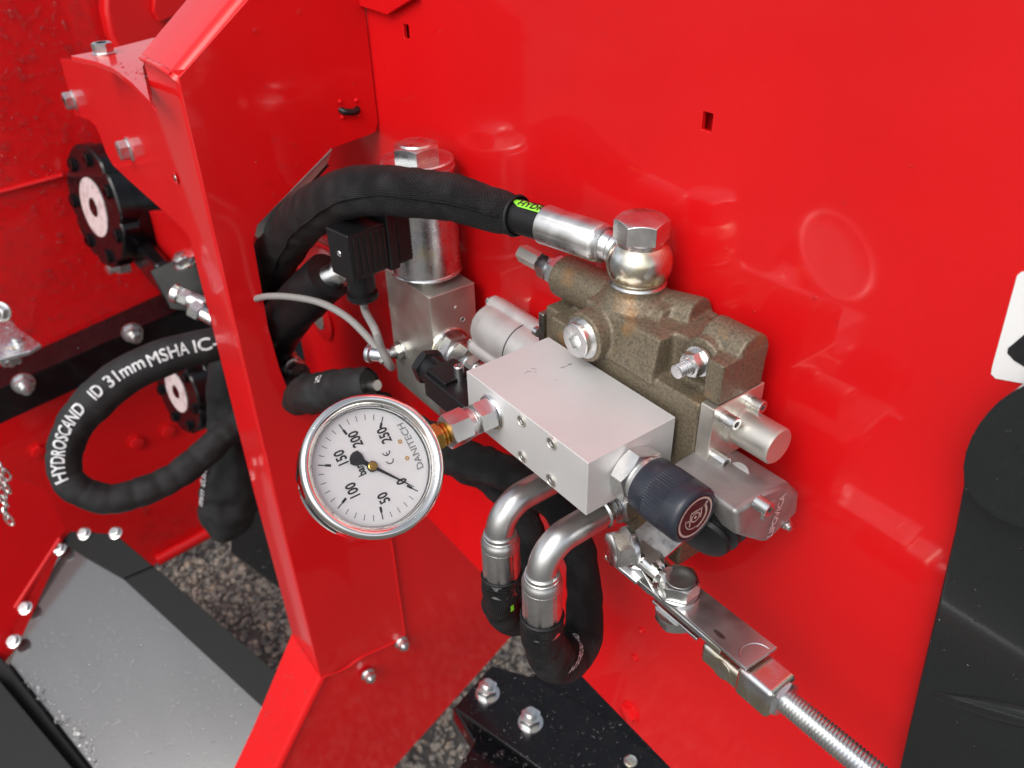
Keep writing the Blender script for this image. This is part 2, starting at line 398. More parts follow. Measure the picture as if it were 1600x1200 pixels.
def rnd(cx, cy, w_, h_, r, n=4):            # rounded rectangle in 2-D
    out = []
    for sx, sy, a in ((1, 1, 0), (-1, 1, 90), (-1, -1, 180), (1, -1, 270)):
        for k in range(n+1):
            t = radians(a+90*k/n); out.append((cx+sx*(w_/2-r)+cos(t)*r, cy+sy*(h_/2-r)+sin(t)*r))
    return out

# ================================================================== SETTING
GZ = -25.0
mb = MB(); mb.add([(-9000, -9000, GZ), (9000, -9000, GZ), (9000, 9000, GZ), (-9000, 9000, GZ)], [(0, 1, 2, 3)])
g = mb.build('ground', 'asphalt', None, fix=False); g['kind'] = 'structure'
mb = MB(); ico = None
bmi = bmesh.new(); bmesh.ops.create_icosphere(bmi, subdivisions=1, radius=1); iv = [v.co.copy() for v in bmi.verts]; iff = [[q.index for q in f.verts] for f in bmi.faces]; bmi.free()
for i in range(17000):
    x, y = random.uniform(-112, 2), random.uniform(-42, 62)
    r = random.uniform(.35, .95); B = Matrix.Rotation(random.random()*6, 3, V((random.random(), random.random(), .3)).normalized())
    sc = V((random.uniform(.8, 1.3), random.uniform(.7, 1.1), random.uniform(.5, .8)))
    mb.add([V((x, y, GZ+r*.15))+B @ V((q.x*sc.x, q.y*sc.y, q.z*sc.z))*r*random.uniform(.85, 1.1) for q in iv], iff)
o = mb.build('gravel', 'stone', None, fix=False, sharp=20); o['kind'] = 'stuff'

# ================================================================== SIDE PANEL (plane y = 0)
XW = -33.4                                # inner upright post stands on this plane
sp = thing('side_panel', (-6, 0, 33.3), 'large flat glossy red steel panel carrying the valve, with two small square slots', 'machine panel')
def pp(px, py, y=0.0): return at(px, py, 'y', y)
rt = [(18.9, 0, 33.4), (18.7, 0, 53.7), (16.9, 0, 72), (17.2, 0, 77), (20, 0, 90), (24, 0, 106), (-62, 0, 106), (-62, 0, 33.4)]
def sq(cx, cz, w_, h_): return [(cx-w_/2, 0, cz-h_/2), (cx+w_/2, 0, cz-h_/2), (cx+w_/2, 0, cz+h_/2), (cx-w_/2, 0, cz+h_/2)]
mb = MB(); mb.plate(rt, (0, .3, 0), holes=[sq(.4, 83.7, .62, .85), sq(-27.7, 84.0, .75, .95)])
mb.build('sheet', 'red', sp, bevel=.05)
mb = MB(); mb.box((-62, .31, 44), (24, 2.2, 44.3)); mb.box((-3, .8, 80), (4, 1.1, 88)); mb.box((-32, .8, 80), (-24, 1.1, 88)); mb.build('back_stiffener', 'red', sp)
# folded flange above, at the top left of the panel
mb = MB(); a = [pp(568, 8, -.2), pp(612, 22, -.2), pp(655, -5, -.2), pp(655, -60, -.2), pp(560, -60, -.2)]
mb.plate(a, (0, -.35, 0)); mb.build('corner_gusset', 'red', sp, bevel=.06)
# sticker
def rp(cx, cz, w_, h_, r, y): return [(x_, y, z_) for x_, z_ in rnd(cx, cz, w_, h_, r)]
mb = MB(); A = [pp(1551, 572, -.02), pp(1549, 584, -.02), pp(1556, 591, -.02), pp(1640, 606, -.02), pp(1680, 430, -.02), pp(1597, 424, -.02), pp(1590, 430, -.02)]
dec = MB().plate(A, (0, -.03, 0)).build('sticker', 'white', sp)
A = [pp(1574, 552, -.06), pp(1575, 544, -.06), pp(1600, 523, -.06), pp(1625, 520, -.06), pp(1625, 580, -.06), pp(1600, 573, -.06), pp(1584, 563, -.06)]
MB().plate(A, (0, -.012, 0)).build('sticker_symbol', 'ink', dec, fix=True)
for px, py in ((985, 1113), (1000, 1000)):
    p = pp(px, py)
mb = MB(); p = pp(984, 1112, 0); mb.hexa(p, (0, -1, 0), 1.5, .5); mb.lathe(p, (0, -1, 0), [(1.0, 0), (1.0, .12)], 24); mb.build('painted_bolt', 'red', sp)
for px, py, r in ((992, 1028, .35), (1003, 985, .25)):
    p = pp(px, py, 0); MB().lathe(p, (0, -1, 0), [(r, 0), (r*.9, .18), (r*.5, .25)], 18).build('weld_stud', 'red', sp)
def dpan():
    px, py = random.choice([(random.uniform(600, 1000), random.uniform(20, 250)), (random.uniform(1050, 1500), random.uniform(20, 1150))])
    p = pp(px, py); return (V((p.x, 0, p.z)), V((0, -1, 0))) if p.z > 36 else None
drops(sp, dpan, 60, .035, .11)
p = pp(1273, 466); drops(sp, lambda: (V((p.x, 0, p.z)), V((0, -1, 0))), 1, .13, .13, name='large_droplet')

# ================================================================== UPRIGHT POST (plane x = XW)
po = thing('support_post', (XW, -8, 0), 'red folded sheet steel upright post cut out for the hoses, beside the pressure gauge', 'machine frame')
def W(y, z, x=XW): return V((x, y, z))
web = [(-14.8, 82.2), (-9.0, 86.4), (-.1, 92.9), (-.1, 76.4), (-.4, 75.7), (-1.1, 75.55), (-4.4, 75.2), (-11.6, 70.6), (-12.2, 69.3), (-12.5, 62), (-12.3, 57.6), (-11.9, 54.6), (-10.9, 52.6), (-9.2, 51.2), (-.1, 47.6),
       (-.1, 33.6), (-4.3, 32), (-4.35, 15.7), (-15.3, 16.9), (-15.3, 40), (-15.1, 60)]
def circ(cy, cz, r, n=10): return [W(cy+r*cos(2*pi*k/n), cz+r*sin(2*pi*k/n)) for k in range(n)]
mb = MB(); mb.plate([W(*q) for q in web], (-.3, 0, 0)); mb.build('web_plate', 'red', po, bevel=.05)
# left flange with rounded fold
fl_h = 7.9
def flange(pts_yz, parent, name, r=.9, width=fl_h, ninter=1):
    # pts_yz: fold line; sheet turns from the web (normal +X) to face outwards, then runs to -X
    mb = MB(); rows = []
    P = [V((0, y, z)) for y, z in pts_yz]; N = len(P)
    for i in range(N):
        T = (P[min(i+1, N-1)]-P[max(i-1, 0)]).normalized(); outw = V((0, -T.z, T.y))
        if outw.y > 0: outw = -outw
        row = []
        for k in range(7):
            a = radians(90*k/6); row.append(V((XW-r+r*cos(a), 0, 0))+P[i]+outw*(r*sin(a)-r))
        wd = width[i] if isinstance(width, (list, tuple)) else width
        row.append(V((XW-wd, 0, 0))+P[i])
        inn = [q-outw*.3 for q in row[::-1]][:1]+[V((XW-r, 0, 0))+P[i]-outw*.3, V((XW-.3, 0, 0))+P[i]-outw*r]
        rows.append(row+inn)
    vs = [q for r_ in rows for q in r_]; m = len(rows[0])
    fs = [(i*m+k, i*m+(k+1) % m, (i+1)*m+(k+1) % m, (i+1)*m+k) for i in range(N-1) for k in range(m)]
    fs += [tuple(range(m)), tuple((N-1)*m+k for k in range(m))]
    mb.add(vs, fs); return mb.build(name, 'red', parent, sharp=35)
flange([(-15.3, 16.9), (-15.3, 40), (-15.1, 60), (-14.9, 82.6)], po, 'front_flange', width=[7.8, 7.9, 7.7, 7.9])
flange([(-15.25, 82.3), (-9.3, 86.9), (-.1, 93.6)], po, 'top_flange', r=1.2)
# weld seam at the fold of the two flanges
mb = MB(); p_, _ = catmull([V((XW-.8, -15.0, 82.3)), V((XW-2.5, -15.1, 82.45)), V((XW-5.5, -15.1, 82.4)), V((XW-7.6, -15.05, 82.3))], .3)
mb.tube(p_, [.22+.1*noise.noise(q*1.3) for q in p_], 10); mb.build('weld_seam', 'red', po)
# lower leg behind
leg = [(-5, 33.9), (30, 33.9), (30, 13.5), (13.2, 3.9), (-8.4, -8.5), (-30, -20.9), (-36, -13.0), (-22.6, 6.35), (-15.3, 16.9), (-15.3, 22), (-5, 22)]
mb = MB(); mb.plate([W(y, z, XW-.32) for y, z in leg], (-.3, 0, 0)); mb.build('leg_plate', 'red', po, bevel=.05)
flange([(-36.1, -13.0), (-22.7, 6.4), (-15.35, 17.0)], po, 'leg_flange', width=[6.8, 6.8, 7.7], r=.7)
mb = MB(); p_, _ = catmull([W(-15, 16.85), W(-12.5, 16.2), W(-10, 16.4), W(-7, 15.9), W(-4.6, 15.7)], .3)
mb.tube(p_, [.16+.08*noise.noise(q*1.1) for q in p_], 8); mb.build('weld_seam', 'red', po)
mb = MB(); mb.tube(catmull([W(-4.32, 15.8), W(-4.32, 24), W(-4.3, 31.8)], 1)[0], .1, 8); mb.build('weld_seam', 'red', po)
for px, py in ((620, 1005), (568, 1055)):
    p = at(px+6, py-2, 'x', XW); nut(po, p, (1, 0, 0), af=1.25, h=.75, r=.36, stud=.35, spin=.5)
# small slot and cable tie on the flange and web
p = at(276, 278, 'y', -15.0); mb = MB(); mb.lathe(p+V((0, -.05, 0)), (0, -1, 0), [(.48, 0), (.52, .05), (.45, .09), (.40, .02)], 20); mb.build('threaded_insert', 'red', po)
MB().lathe(p+V((0, -.06, 0)), (0, -1, 0), [(.30, 0), (.26, .12)], 16).build('insert_bore', 'steel', po)
ct = thing('cable_tie', at(545, 174, 'x', XW), 'short black cable tie looped through two slots near the top corner of the red post', 'cable tie')
a = at(533, 172, 'x', XW); b = at(558, 170, 'x', XW)
mb = MB(); mb.tube(catmull([a+V((-.1, 0, 0)), a+V((.25, .15, -.1)), (a+b)/2+V((.32, 0, -.15)), b+V((.25, -.15, -.1)), b+V((-.1, 0, 0))], .15)[0], .26, 10); mb.build('strap', 'plastic', ct)
for q in (a, b):
    for dz in (-.55, .65):
        MB().lathe(q+V((.0, 0, dz)), X, [(.17, 0), (.13, .14), (.05, .18)], 10).build('slot_lip', 'red', po)
def dweb():
    return (W(random.uniform(-12, -1), random.uniform(71, 88)), X)
drops(po, dweb, 40, .05, .18)
def dleg():
    t = random.random(); y, z = -15.35-t*8, 17-t*11.5
    return (V((XW-random.uniform(1, 6.4), y, z)), V((0, -.82, .57)))
drops(po, dleg, 60, .08, .28)
drops(po, lambda: (W(random.uniform(-13, 5), random.uniform(3, 14), XW-.32), X), 70, .06, .2)
# thin grey strip along the cut edge
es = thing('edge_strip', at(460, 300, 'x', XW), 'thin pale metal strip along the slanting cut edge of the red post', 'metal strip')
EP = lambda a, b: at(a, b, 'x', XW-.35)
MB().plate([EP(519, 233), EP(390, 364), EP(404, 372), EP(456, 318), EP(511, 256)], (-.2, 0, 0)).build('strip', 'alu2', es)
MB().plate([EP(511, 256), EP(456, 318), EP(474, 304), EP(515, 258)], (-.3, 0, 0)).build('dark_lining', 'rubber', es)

# ================================================================== LEFT BACKGROUND
XL = -108.0
def wl(px, py, x=XL): return at(px, py, 'x', x)
bw = thing('rear_housing', wl(100, 400), 'red sheet metal housing wall speckled with rain, behind the two black motors at the left', 'machine housing')
mb = MB(); mb.plate([wl(-120, -90), wl(440, -90), wl(440, 760), wl(345, 827), wl(245, 880), wl(90, 1010), wl(-120, 1130)], (-.5, 0, 0)); mb.build('wall_sheet', 'red', bw)
a, b = wl(-60, 316, XL+.3), wl(98, 274, XL+.3)
mb = MB(); mb.tube([a, (a+b)/2, b], .35, 8); mb.build('seam', 'red', bw)
mb = MB(); p_, _ = catmull([wl(345, 822, XL+1), wl(245, 876, XL+1)], 1); mb.tube(p_, 1.2, 12); mb.build('rolled_edge', 'red', bw)
mb = MB(); o_ = [wl(163, -40, XL+5), wl(164, 20, XL+5), wl(172, 58, XL+5), wl(190, 95, XL+5), wl(300, 95, XL+5), wl(330, -40, XL+5)]
mb.plate(o_, (-4, 0, 0)); mb.build('raised_cover', 'red', bw, bevel=.8, seg=4)
mb = MB(); c_ = wl(258, 25, XL+5.2)
mb.plate([wl(238, -20, XL+5.2), wl(236, 18, XL+5.2), wl(245, 33, XL+5.2), wl(275, 20, XL+5.2), wl(300, -20, XL+5.2)], (1.2, 0, 0)); mb.build('cover_lip', 'red', bw, bevel=.2)
def dw():
    px, py = random.uniform(-5, 240), random.uniform(-5, 600)
    p = wl(px, py); return (p, X)
drops(bw, dw, 2200, .10, .32, flat=.8)
for px, py in ((60, 704), (213, 690), (262, 672), (80, 838), (22, 935)):
    mb = MB(); p = wl(px, py); mb.hexa(p, X, 2.2, .9); mb.lathe(p, X, [(1.6, 0), (1.6, .2)], 20); mb.build('painted_bolt', 'red', bw)
def dw2():
    return (wl(random.uniform(215, 330), random.uniform(780, 870)), X)
drops(bw, dw2, 120, .1, .42)

# curved bracket
YB = -14.3
br = thing('curved_bracket', at(200, 300, 'y', YB), 'red curved steel bracket plate with two bolts beside the upper black motor', 'bracket')
def bp(px, py, y=YB): return at(px, py, 'y', y)
mb = MB(); out = [bp(*q) for q in ((94, 92), (140, 95), (175, 106), (205, 128), (228, 152), (262, 200), (300, 270), (330, 410), (304, 380), (276, 349), (240, 317), (200, 281), (176, 258), (165, 238), (157, 214), (150, 198), (140, 188), (118, 182), (110, 150), (100, 118))]
mb.plate(out, (0, .5, 0)); mb.build('bracket_plate', 'red', br, bevel=.1)
zt = bp(175, 106).z
mb = MB(); q = [(110, 87), (180, 74), (242, 58), (223, 104), (236, 160), (205, 128), (176, 106), (150, 96)]
z0 = 80.6; mb.plate([at(a, b, 'z', z0) for a, b in q], (0, 0, -.5)); mb.build('top_plate', 'red', br, bevel=.08)
bolt(br, at(163, 84, 'z', z0+.0), Z, af=1.5, h=.85, spin=.1, fl=1.2, m='zinc')
for px, py in ((116, 156), (203, 233)): bolt(br, bp(px, py), (0, -1, 0), af=1.7, h=1.0, spin=.5)
drops(br, lambda: (at(random.uniform(185, 245), random.uniform(95, 125), 'z', z0), Z), 30, .06, .2)

# motors
def motor(c, R_, label, k0, full=True):
    t = thing('hydraulic_motor', c, label, 'hydraulic motor', 'black hydraulic motors on the red housing')
    A = V((-.18, 1, -.14)).normalized()
    notch = lambda t_, r=R_: r*(1-.075*max(0, cos(7*t_+.6))**10)
    MB().lathe(c, A, [(notch(0)*0+R_*.96, 0)]*0+[(lambda t_: notch(t_)*.97, 0), (notch, .25), (notch, 2.4)], 84).build('end_cap', 'black', t)
    MB().lathe(c+A*2.4, A, [(R_*.93, 0), (R_*.95, .2), (R_*.95, 3.2), (R_*.91, 3.3), (R_*.91, 3.7), (R_*.96, 3.8), (R_*.96, 16)], 48).build('body', 'black', t)
    MB().lathe(c, -A, [(R_*.48, 0), (R_*.48, .12), (R_*.16, .13), (R_*.15, .02)], 48).build('name_plate', 'pinkdisc', t)
    MB().lathe(c, -A, [(R_*.17, .0), (R_*.15, .16), (R_*.05, .16)], 24).build('centre_plug', 'black', t)
    for k in range(7):
        a = 2*pi*k/7+k0; U_ = A.cross(Z).normalized(); p = c+U_*(cos(a)*R_*.80)+A.cross(U_)*(sin(a)*R_*.80)
        bolt(t, p, -A, af=R_*.2, h=.5, spin=k, m='black', fl=1.3)
    return t
mc = at(147, 324, 'y', -13.6)
m1 = motor(mc, 8.8, 'upper black hydraulic motor with pale round plate on its notched end cap', .35)
MB().box(mc+V((-2, 2.6, -9.5)), mc+V((16, 5, -4))).build('mounting_flange', 'black', m1, bevel=.8, seg=3)
p = at(196, 412, 'y', mc.y+2.0); nut(m1, p, (0.25, -1, 0), af=2.3, h=1.3, r=.75, stud=1.3, name='flange_nut')
mc2 = at(276, 612, 'y', -13.6)
m2 = motor(mc2, 6.4, 'lower black hydraulic motor seen inside the loop of black hose', .1)

# red mounting lugs around upper motor
mb = MB(); mb.plate([bp(*q, y=-8) for q in ((150, 330), (168, 420), (182, 432), (200, 434), (330, 392), (330, 330))], (0, 1, 0)); mb.build('motor_mount_plate', 'red', br, bevel=.2)

# long black beam
bm_ = thing('crossbeam', wl(100, 560, -100), 'long black steel angle beam with nuts running across the red housing behind the hose loop', 'beam')
a0, a1, b0, b1 = wl(-60, 634, -100), wl(420, 422, -100), wl(-60, 690, -100), wl(420, 470, -100)
mb = MB(); mb.plate([a0, a1, b1, b0], (-.8, 0, 0)); mb.build('front_leg', 'black', bm_, bevel=.12)
t0, t1 = wl(-60, 600, -107), wl(420, 383, -107)
mb = MB(); n_ = (a1-a0).cross(t0-a0).normalized(); mb.plate([a0, a1, t1, t0], n_*-.6 if n_.z > 0 else n_*.6); mb.build('top_leg', 'black', bm_, bevel=.1)
for px, py in ((36, 598), (206, 519)): nut(bm_, wl(px, py, -99.9), X, af=2.4, h=1.3, r=.75, stud=1.2)
def dbeam():
    s_ = random.random(); t_ = random.random(); return (a0.lerp(a1, s_).lerp(t0.lerp(t1, s_), t_)+V((0, 0, .05)), Z)
drops(bm_, dbeam, 130, .08, .25)
# black bracket block with zinc fittings
bb = thing('black_clamp', wl(280, 440, -97), 'small black steel clamp with zinc couplings, half hidden behind the red post', 'clamp')
c_ = dp(270, 452, 108)
mb = MB(); mb.plate([dp(232, 424, 108), dp(276, 404, 108), dp(340, 404, 108), dp(340, 480, 108), (dp(262, 482, 108))], (3, 4, -1)); mb.build('clamp_plate', 'rim', bb, bevel=.3)
nut(bb, dp(290, 412, 104), (0, -.3, 1), af=2.2, h=1.0, r=.6, stud=.4)
p = dp(270, 456, 104); q = dp(322, 478, 104)
mb = MB(); mb.cyl(p, p.lerp(q, .25), 1.25, ch=.2); mb.hexa(p.lerp(q, .22), q-p, 1.9, 1.4, both=True); mb.cyl(p.lerp(q, .5), q, 1.1, ch=.2); mb.build('coupling', 'zinc', bb)
p = dp(300, 480, 103); q = dp(335, 500, 103); mb = MB(); mb.hexa(p, q-p, 2.2, 1.5, both=True); mb.cyl(p, q, .9); mb.build('coupling', 'zinc', bb)

# zinc clevis plate at left edge
zc = thing('zinc_lug', dp(20, 525, 100), 'wet zinc plated lug cut by the left edge of the photo above the black beam', 'lug')
L_ = [(-40, 487), (10, 492), (28, 512), (64, 537), (48, 548), (-40, 572)]
mb = MB(); mb.plate([at(a, b, 'z', dp(20, 525, 100).z) for a, b in L_], (0, 0, -.5)); mb.build('lug_plate', 'zinc', zc, bevel=.12)
mb = MB(); q = dp(30, 540, 99); mb.hexa(q+V((0, 0, -.6)), Z, 2.0, 1.2, both=True); mb.cyl(q+V((0, 0, .5)), q+V((0, 0, 1.2)), .6); mb.build('nut', 'zinc', zc)
nut(zc, dp(22, 556, 98), (0.5, -1, -.2), af=1.7, h=1, r=.5, stud=.5)
drops(zc, lambda: (at(random.uniform(5, 52), random.uniform(500, 540), 'z', dp(20, 525, 100).z), Z), 40, .1, .3)
nut(zc, dp(2, 487, 99), (0.8, -.6, .3), af=1.9, h=1, r=.5, stud=.4)
# silver chain
ch = thing('hanging_chain', dp(8, 780, 100), 'short bright twisted wire chain hanging at the left edge of the photo', 'chain')
pts = [(4, 732), (10, 742), (4, 752), (10, 762), (4, 772), (8, 782), (3, 792), (9, 802), (14, 812)]
for i, (a, b) in enumerate(pts):
    c0 = dp(a, b, 100); mb = MB(); ang = i*1.3; u_ = V((cos(ang), sin(ang), .2)).normalized(); l_ = V((.1, 0, -1)).normalized()
    mb.tube([c0+l_*sin(2*pi*k/16)*.85+u_*cos(2*pi*k/16)*.42 for k in range(17)], .15, 8); mb.build('link', 'chrome', ch)

# lower red plate at left edge
lp = thing('chute_side_plate', dp(30, 900, 112), 'red side plate bolted to the dark rim of the grey chute', 'machine panel')
# chute
P1, P2, P3 = dp(192, 906, 124), dp(418, 1112, 112), dp(18, 1042, 118)
cn = (P2-P1).cross(P3-P1).normalized()
if cn.z < 0: cn = -cn
def cp(px, py, off=0): return onp(px, py, P1+cn*off, cn)
chu = thing('discharge_chute', P1.lerp(P2, .5), 'grey sheet metal chute with dark raised rims, wet with rain, at the lower left', 'chute')
MB().plate([cp(14, 1040), cp(100, 850), cp(150, 868), cp(193, 905), cp(440, 1130), cp(520, 1330), cp(180, 1260)], cn*-.4).build('floor_sheet', 'chute', chu)
def rim(poly, h, name):
    return MB().plate([cp(a, b, h) for a, b in poly], cn*-.5).build(name, 'rim', chu, bevel=.1)
a, b = cp(193, 905), cp(440, 1130)
up_ = (cp(228, 880)-cp(193, 905)).normalized()
mb = MB(); mb.plate([cp(130, 830), cp(180, 838), cp(250, 893), cp(470, 1085), cp(470, 1160), cp(193, 905)], cn*.4); mb.build('right_rim', 'rim', chu, bevel=.08)
mb = MB(); mb.plate([cp(98, 848, .5), cp(112, 832, .5), cp(182, 836, .5), cp(240, 885, .5), cp(193, 905, .5), cp(128, 868, .5)], cn*.5); mb.build('rim_corner', 'rim', chu, bevel=.08)
mb = MB(); mb.plate([cp(-40, 985, .6), cp(14, 1040, .6), cp(185, 1260, .6), cp(90, 1260, .6), cp(-40, 1080, .6)], cn*.5); mb.build('left_rim', 'rim', chu, bevel=.1)
MB().plate([cp(-60, 1030, 2.6), cp(0, 1062, 2.6), cp(140, 1230, 2.6), cp(-60, 1230, 2.6)], cn*.4).build('left_outer_sheet', 'rim', chu, bevel=.1)
for px, py in ((93, 858), (40, 950), (22, 1002), (132, 834), (181, 833)): bolt(chu, cp(px, py, 1.2), cn, af=1.5, h=.7, spin=.4)
q = [(-80, 725), (0, 740), (70, 760), (104, 828), (92, 845), (20, 985), (28, 1010), (0, 1045), (-80, 1080)]
pn = (cp(94, 842, 1.8)-cp(24, 950, 1.8)).cross(V((.5, -.2, -1))).normalized(); pn = pn if pn.dot(CAM-cp(60, 900)) > 0 else -pn
po_ = cp(60, 900, 1.6)
MB().plate([onp(a, b, po_, pn) for a, b in q], pn*-.8).build('plate', 'red', lp, bevel=.15)
a, b = cp(94, 842, 1.8), cp(24, 950, 1.8); MB().tube([a, (a+b)/2, b], .45, 8).build('folded_lip', 'red', lp)
def dch():
    u_ = random.random(); px, py = random.uniform(10, 440), random.uniform(880, 1200)
    if py < 1040-(px-14)*.75 or py < 905+(px-193)*.92 or py > 1040+(px-14)*1.17: return None
    return (cp(px, py), cn)
drops(chu, dch, 1700, .05, .17, flat=.4)
def dch2():
    s_ = random.random(); p = cp(20+140*s_+random.uniform(-8, 14), 1045+160*s_, .7); return (p, cn)
drops(chu, dch2, 40, .12, .36)

# ================================================================== LOWER BLACK FRAME
lf = thing('lower_frame', (-18, 0, 20), 'black steel frame plates with two upright zinc nuts, beaded with rain, below the hoses', 'machine frame')
ZF = 20.0
def fz(px, py, z=ZF): return at(px, py, 'z', z)
MB().plate([fz(710, 1105), fz(768, 1040), fz(838, 1060), fz(960, 1135), fz(1100, 1240), fz(900, 1240)], (0, 0, -.6)).build('nut_plate', 'black', lf, bevel=.1)
MB().plate([fz(822, 1058, 18), fz(915, 1018, 18), fz(1200, 1330, 18), fz(1000, 1330, 18)], (0, 0, -.6)).build('cross_plate', 'black', lf, bevel=.1)
MB().plate([fz(705, 1100, 17), fz(800, 1150, 17), fz(900, 1240, 17), fz(680, 1260, 17), fz(740, 1160, 17)], (0, 0, -3)).build('deep_beam', 'black', lf, bevel=.4)
MB().box((-40, 34, -6), (30, 38, 12)).build('far_beam', 'black', lf, bevel=.4)
for px, py in ((762, 1085), (829, 1130)): nut(lf, fz(px, py), Z, af=1.9, h=1.1, r=.55, stud=.8)
MB().lathe(fz(985, 1190), Z, [(.6, 0), (.65, .12), (.3, .3)], 20).build('washer', 'yzinc', lf)
def dfr():
    px, py = random.uniform(720, 1080), random.uniform(1040, 1200)
    if py < 1050+(px-838)*.6 or py < 1105-(px-712)*1.1: return None
    return (fz(px, py), Z)
drops(lf, dfr, 420, .09, .28, flat=.6)
def dfr2():
    px, py = random.uniform(860, 1060), random.uniform(1020, 1200)
    if py < 1030+(px-905)*1.05: return None
    return (fz(px, py, 18), Z)
drops(lf, dfr2, 220, .09, .28, flat=.6)
dk = thing('rear_plate', dp(400, 840, 130), 'dark wet steel plate in the gap left of the red post, under the hanging sleeve', 'machine panel')
MB().plate([fz(366, 780, 5), fz(480, 820, 5), fz(500, 960, 5), fz(420, 905, 5), fz(360, 860, 5)], (0, 0, -.6)).build('sheet', 'rim', dk, bevel=.1)
drops(dk, lambda: (fz(random.uniform(385, 430), random.uniform(810, 890), 5), Z), 30, .12, .5)

# ================================================================== FENDER
fe = thing('fender', (20, 2, 60), 'large black moulded plastic cover with rounded top at the right edge, dotted with rain', 'cover')
def fp(px, py, y=-1.2): return at(px, py, 'y', y)
q = [(1640, 618), (1600, 636), (1575, 648), (1545, 668), (1522, 690), (1508, 712), (1503, 735), (1503, 760), (1490, 830), (1462, 950), (1436, 1060), (1404, 1200), (1390, 1260), (1900, 1300), (1900, 560)]
MB().plate([fp(a, b) for a, b in q], (0, 1.0, 0)).build('face', 'fender', fe, bevel=.4, seg=4)
q = [(1700, 578), (1660, 586), (1630, 593), (1604, 601), (1582, 612), (1562, 626), (1545, 643), (1530, 662), (1518, 683), (1509, 706), (1505, 730), (1507, 752), (1516, 772), (1532, 791), (1555, 808), (1582, 820), (1620, 832), (1680, 842), (1900, 850), (1900, 540)]
MB().plate([fp(a, b, -2.6) for a, b in q], (0, 2.2, 0)).build('raised_cap', 'fender', fe, bevel=.75, seg=6)
a, b = fp(1462, 1083, -1.0), fp(1660, 1128, -1.0); MB().tube([a, a.lerp(b, .5), b], [.3, .6, .6], 16).build('rib', 'fender', fe)
def dfe():
    px, py = random.uniform(1440, 1600), random.uniform(640, 1200)
    if px < 1503-(py-735)*.22+8: return None
    if py < 660: return None
    yy = -2.6 if py < 800 and px > 1515 and py > 668 else -1.2
    return (fp(px, py, yy), V((0, -1, 0)))
drops(fe, dfe, 70, .04, .13)

# ================================================================== VALVE BODY
vb = thing('control_valve', (0, -2.6, 61.3), 'brown cast iron directional valve bolted to the red panel, with silver screws and end plate', 'hydraulic valve')
mb = MB()
mb.box((-5.4, -4.9, 61.2), (6.0, -1.1, 72.3)); mb.box((-3, -2.0, 64), (4, -.05, 70)); mb.box((-2.7, -4.75, 71), (3.0, -.4, 74.5)); mb.box((-6.7, -4.2, 66.2), (-4.5, -.6, 72.2))
mb.cyl((-1.5, -5.85, 73.0), (-1.5, -2.5, 73.0), 1.42); mb.lathe((-.88, -2.6, 73.6), Z, [(2.5, 0), (2.0, 1.0), (1.5, 1.6), (1.5, 2.15)], 32)
mb.cyl((-6.9, -2.6, 73.6), (1.6, -2.5, 73.7), 1.30); mb.cyl((-3, -2.3, 73.6), (2.6, -1.4, 74.3), 1.2)
mb.box((2.8, -3.7, 71), (6.7, -1.3, 74.6)); mb.cyl((4.3, -2.35, 74.5), (6.8, -2.35, 74.5), 1.15); mb.box((5.85, -4.6, 72.6), (6.85, -1.4, 74.8)); mb.cyl((4.9, -3.85, 73.95), (4.9, -2, 73.95), 1.15)
mb.add([(-1, -4.8, 72), (3, -4.8, 72), (3, -5.2, 72), (-1, -5.2, 72), (-1, -4.7, 74.4), (3, -4.7, 74.4), (3, -4.8, 74.4), (-1, -4.8, 74.4)], [(0,1,2,3),(4,5,6,7),(0,1,5,4),(1,2,6,5),(2,3,7,6),(3,0,4,7)])
o = mb.build('cast_body', 'iron', vb, fix=False)
r_ = o.modifiers.new('cast', 'REMESH'); r_.mode = 'VOXEL'; r_.voxel_size = .09*S; r_.use_smooth_shade = True
s_ = o.modifiers.new('soft', 'SMOOTH'); s_.factor = .6; s_.iterations = 8
# lug details on casting
# plug
pl = MB().lathe((-1.5, -5.75, 73.0), -Y, [(1.18, 0), (1.18, .14)], 32).build('plug_washer', 'zinc', vb)
socket(vb, (-1.5, -5.85, 73.0), -Y, r=.97, h=.55, name='plug', m='crimp')
nut(vb, (4.9, -3.95, 73.95), (0, -1, 0), af=1.15, h=.62, r=.36, stud=.75, name='stud_nut')
# relief valve cartridge
A = V((-1, 0, 0)); mb = MB(); p = V((-6.9, -2.6, 73.6)); mb.hexa(p, A, 1.75, .75); mb.lathe(p+A*.75, A, [(.72, 0), (.72, .35)], 24); mb.build('relief_cartridge', 'zinc', vb)
MB().hexa(p+A*1.1, A, 1.45, .85, both=True, up=(0, .3, 1)).build('lock_nut', 'yzinc', vb)
mb = MB(); mb.cyl(p+A*1.9, p+A*2.3, .42); mb.hexa(p+A*2.2, A, 1.0, 1.9, both=True, up=(0, .1, 1)); mb.build('adjuster', 'alu2', vb)
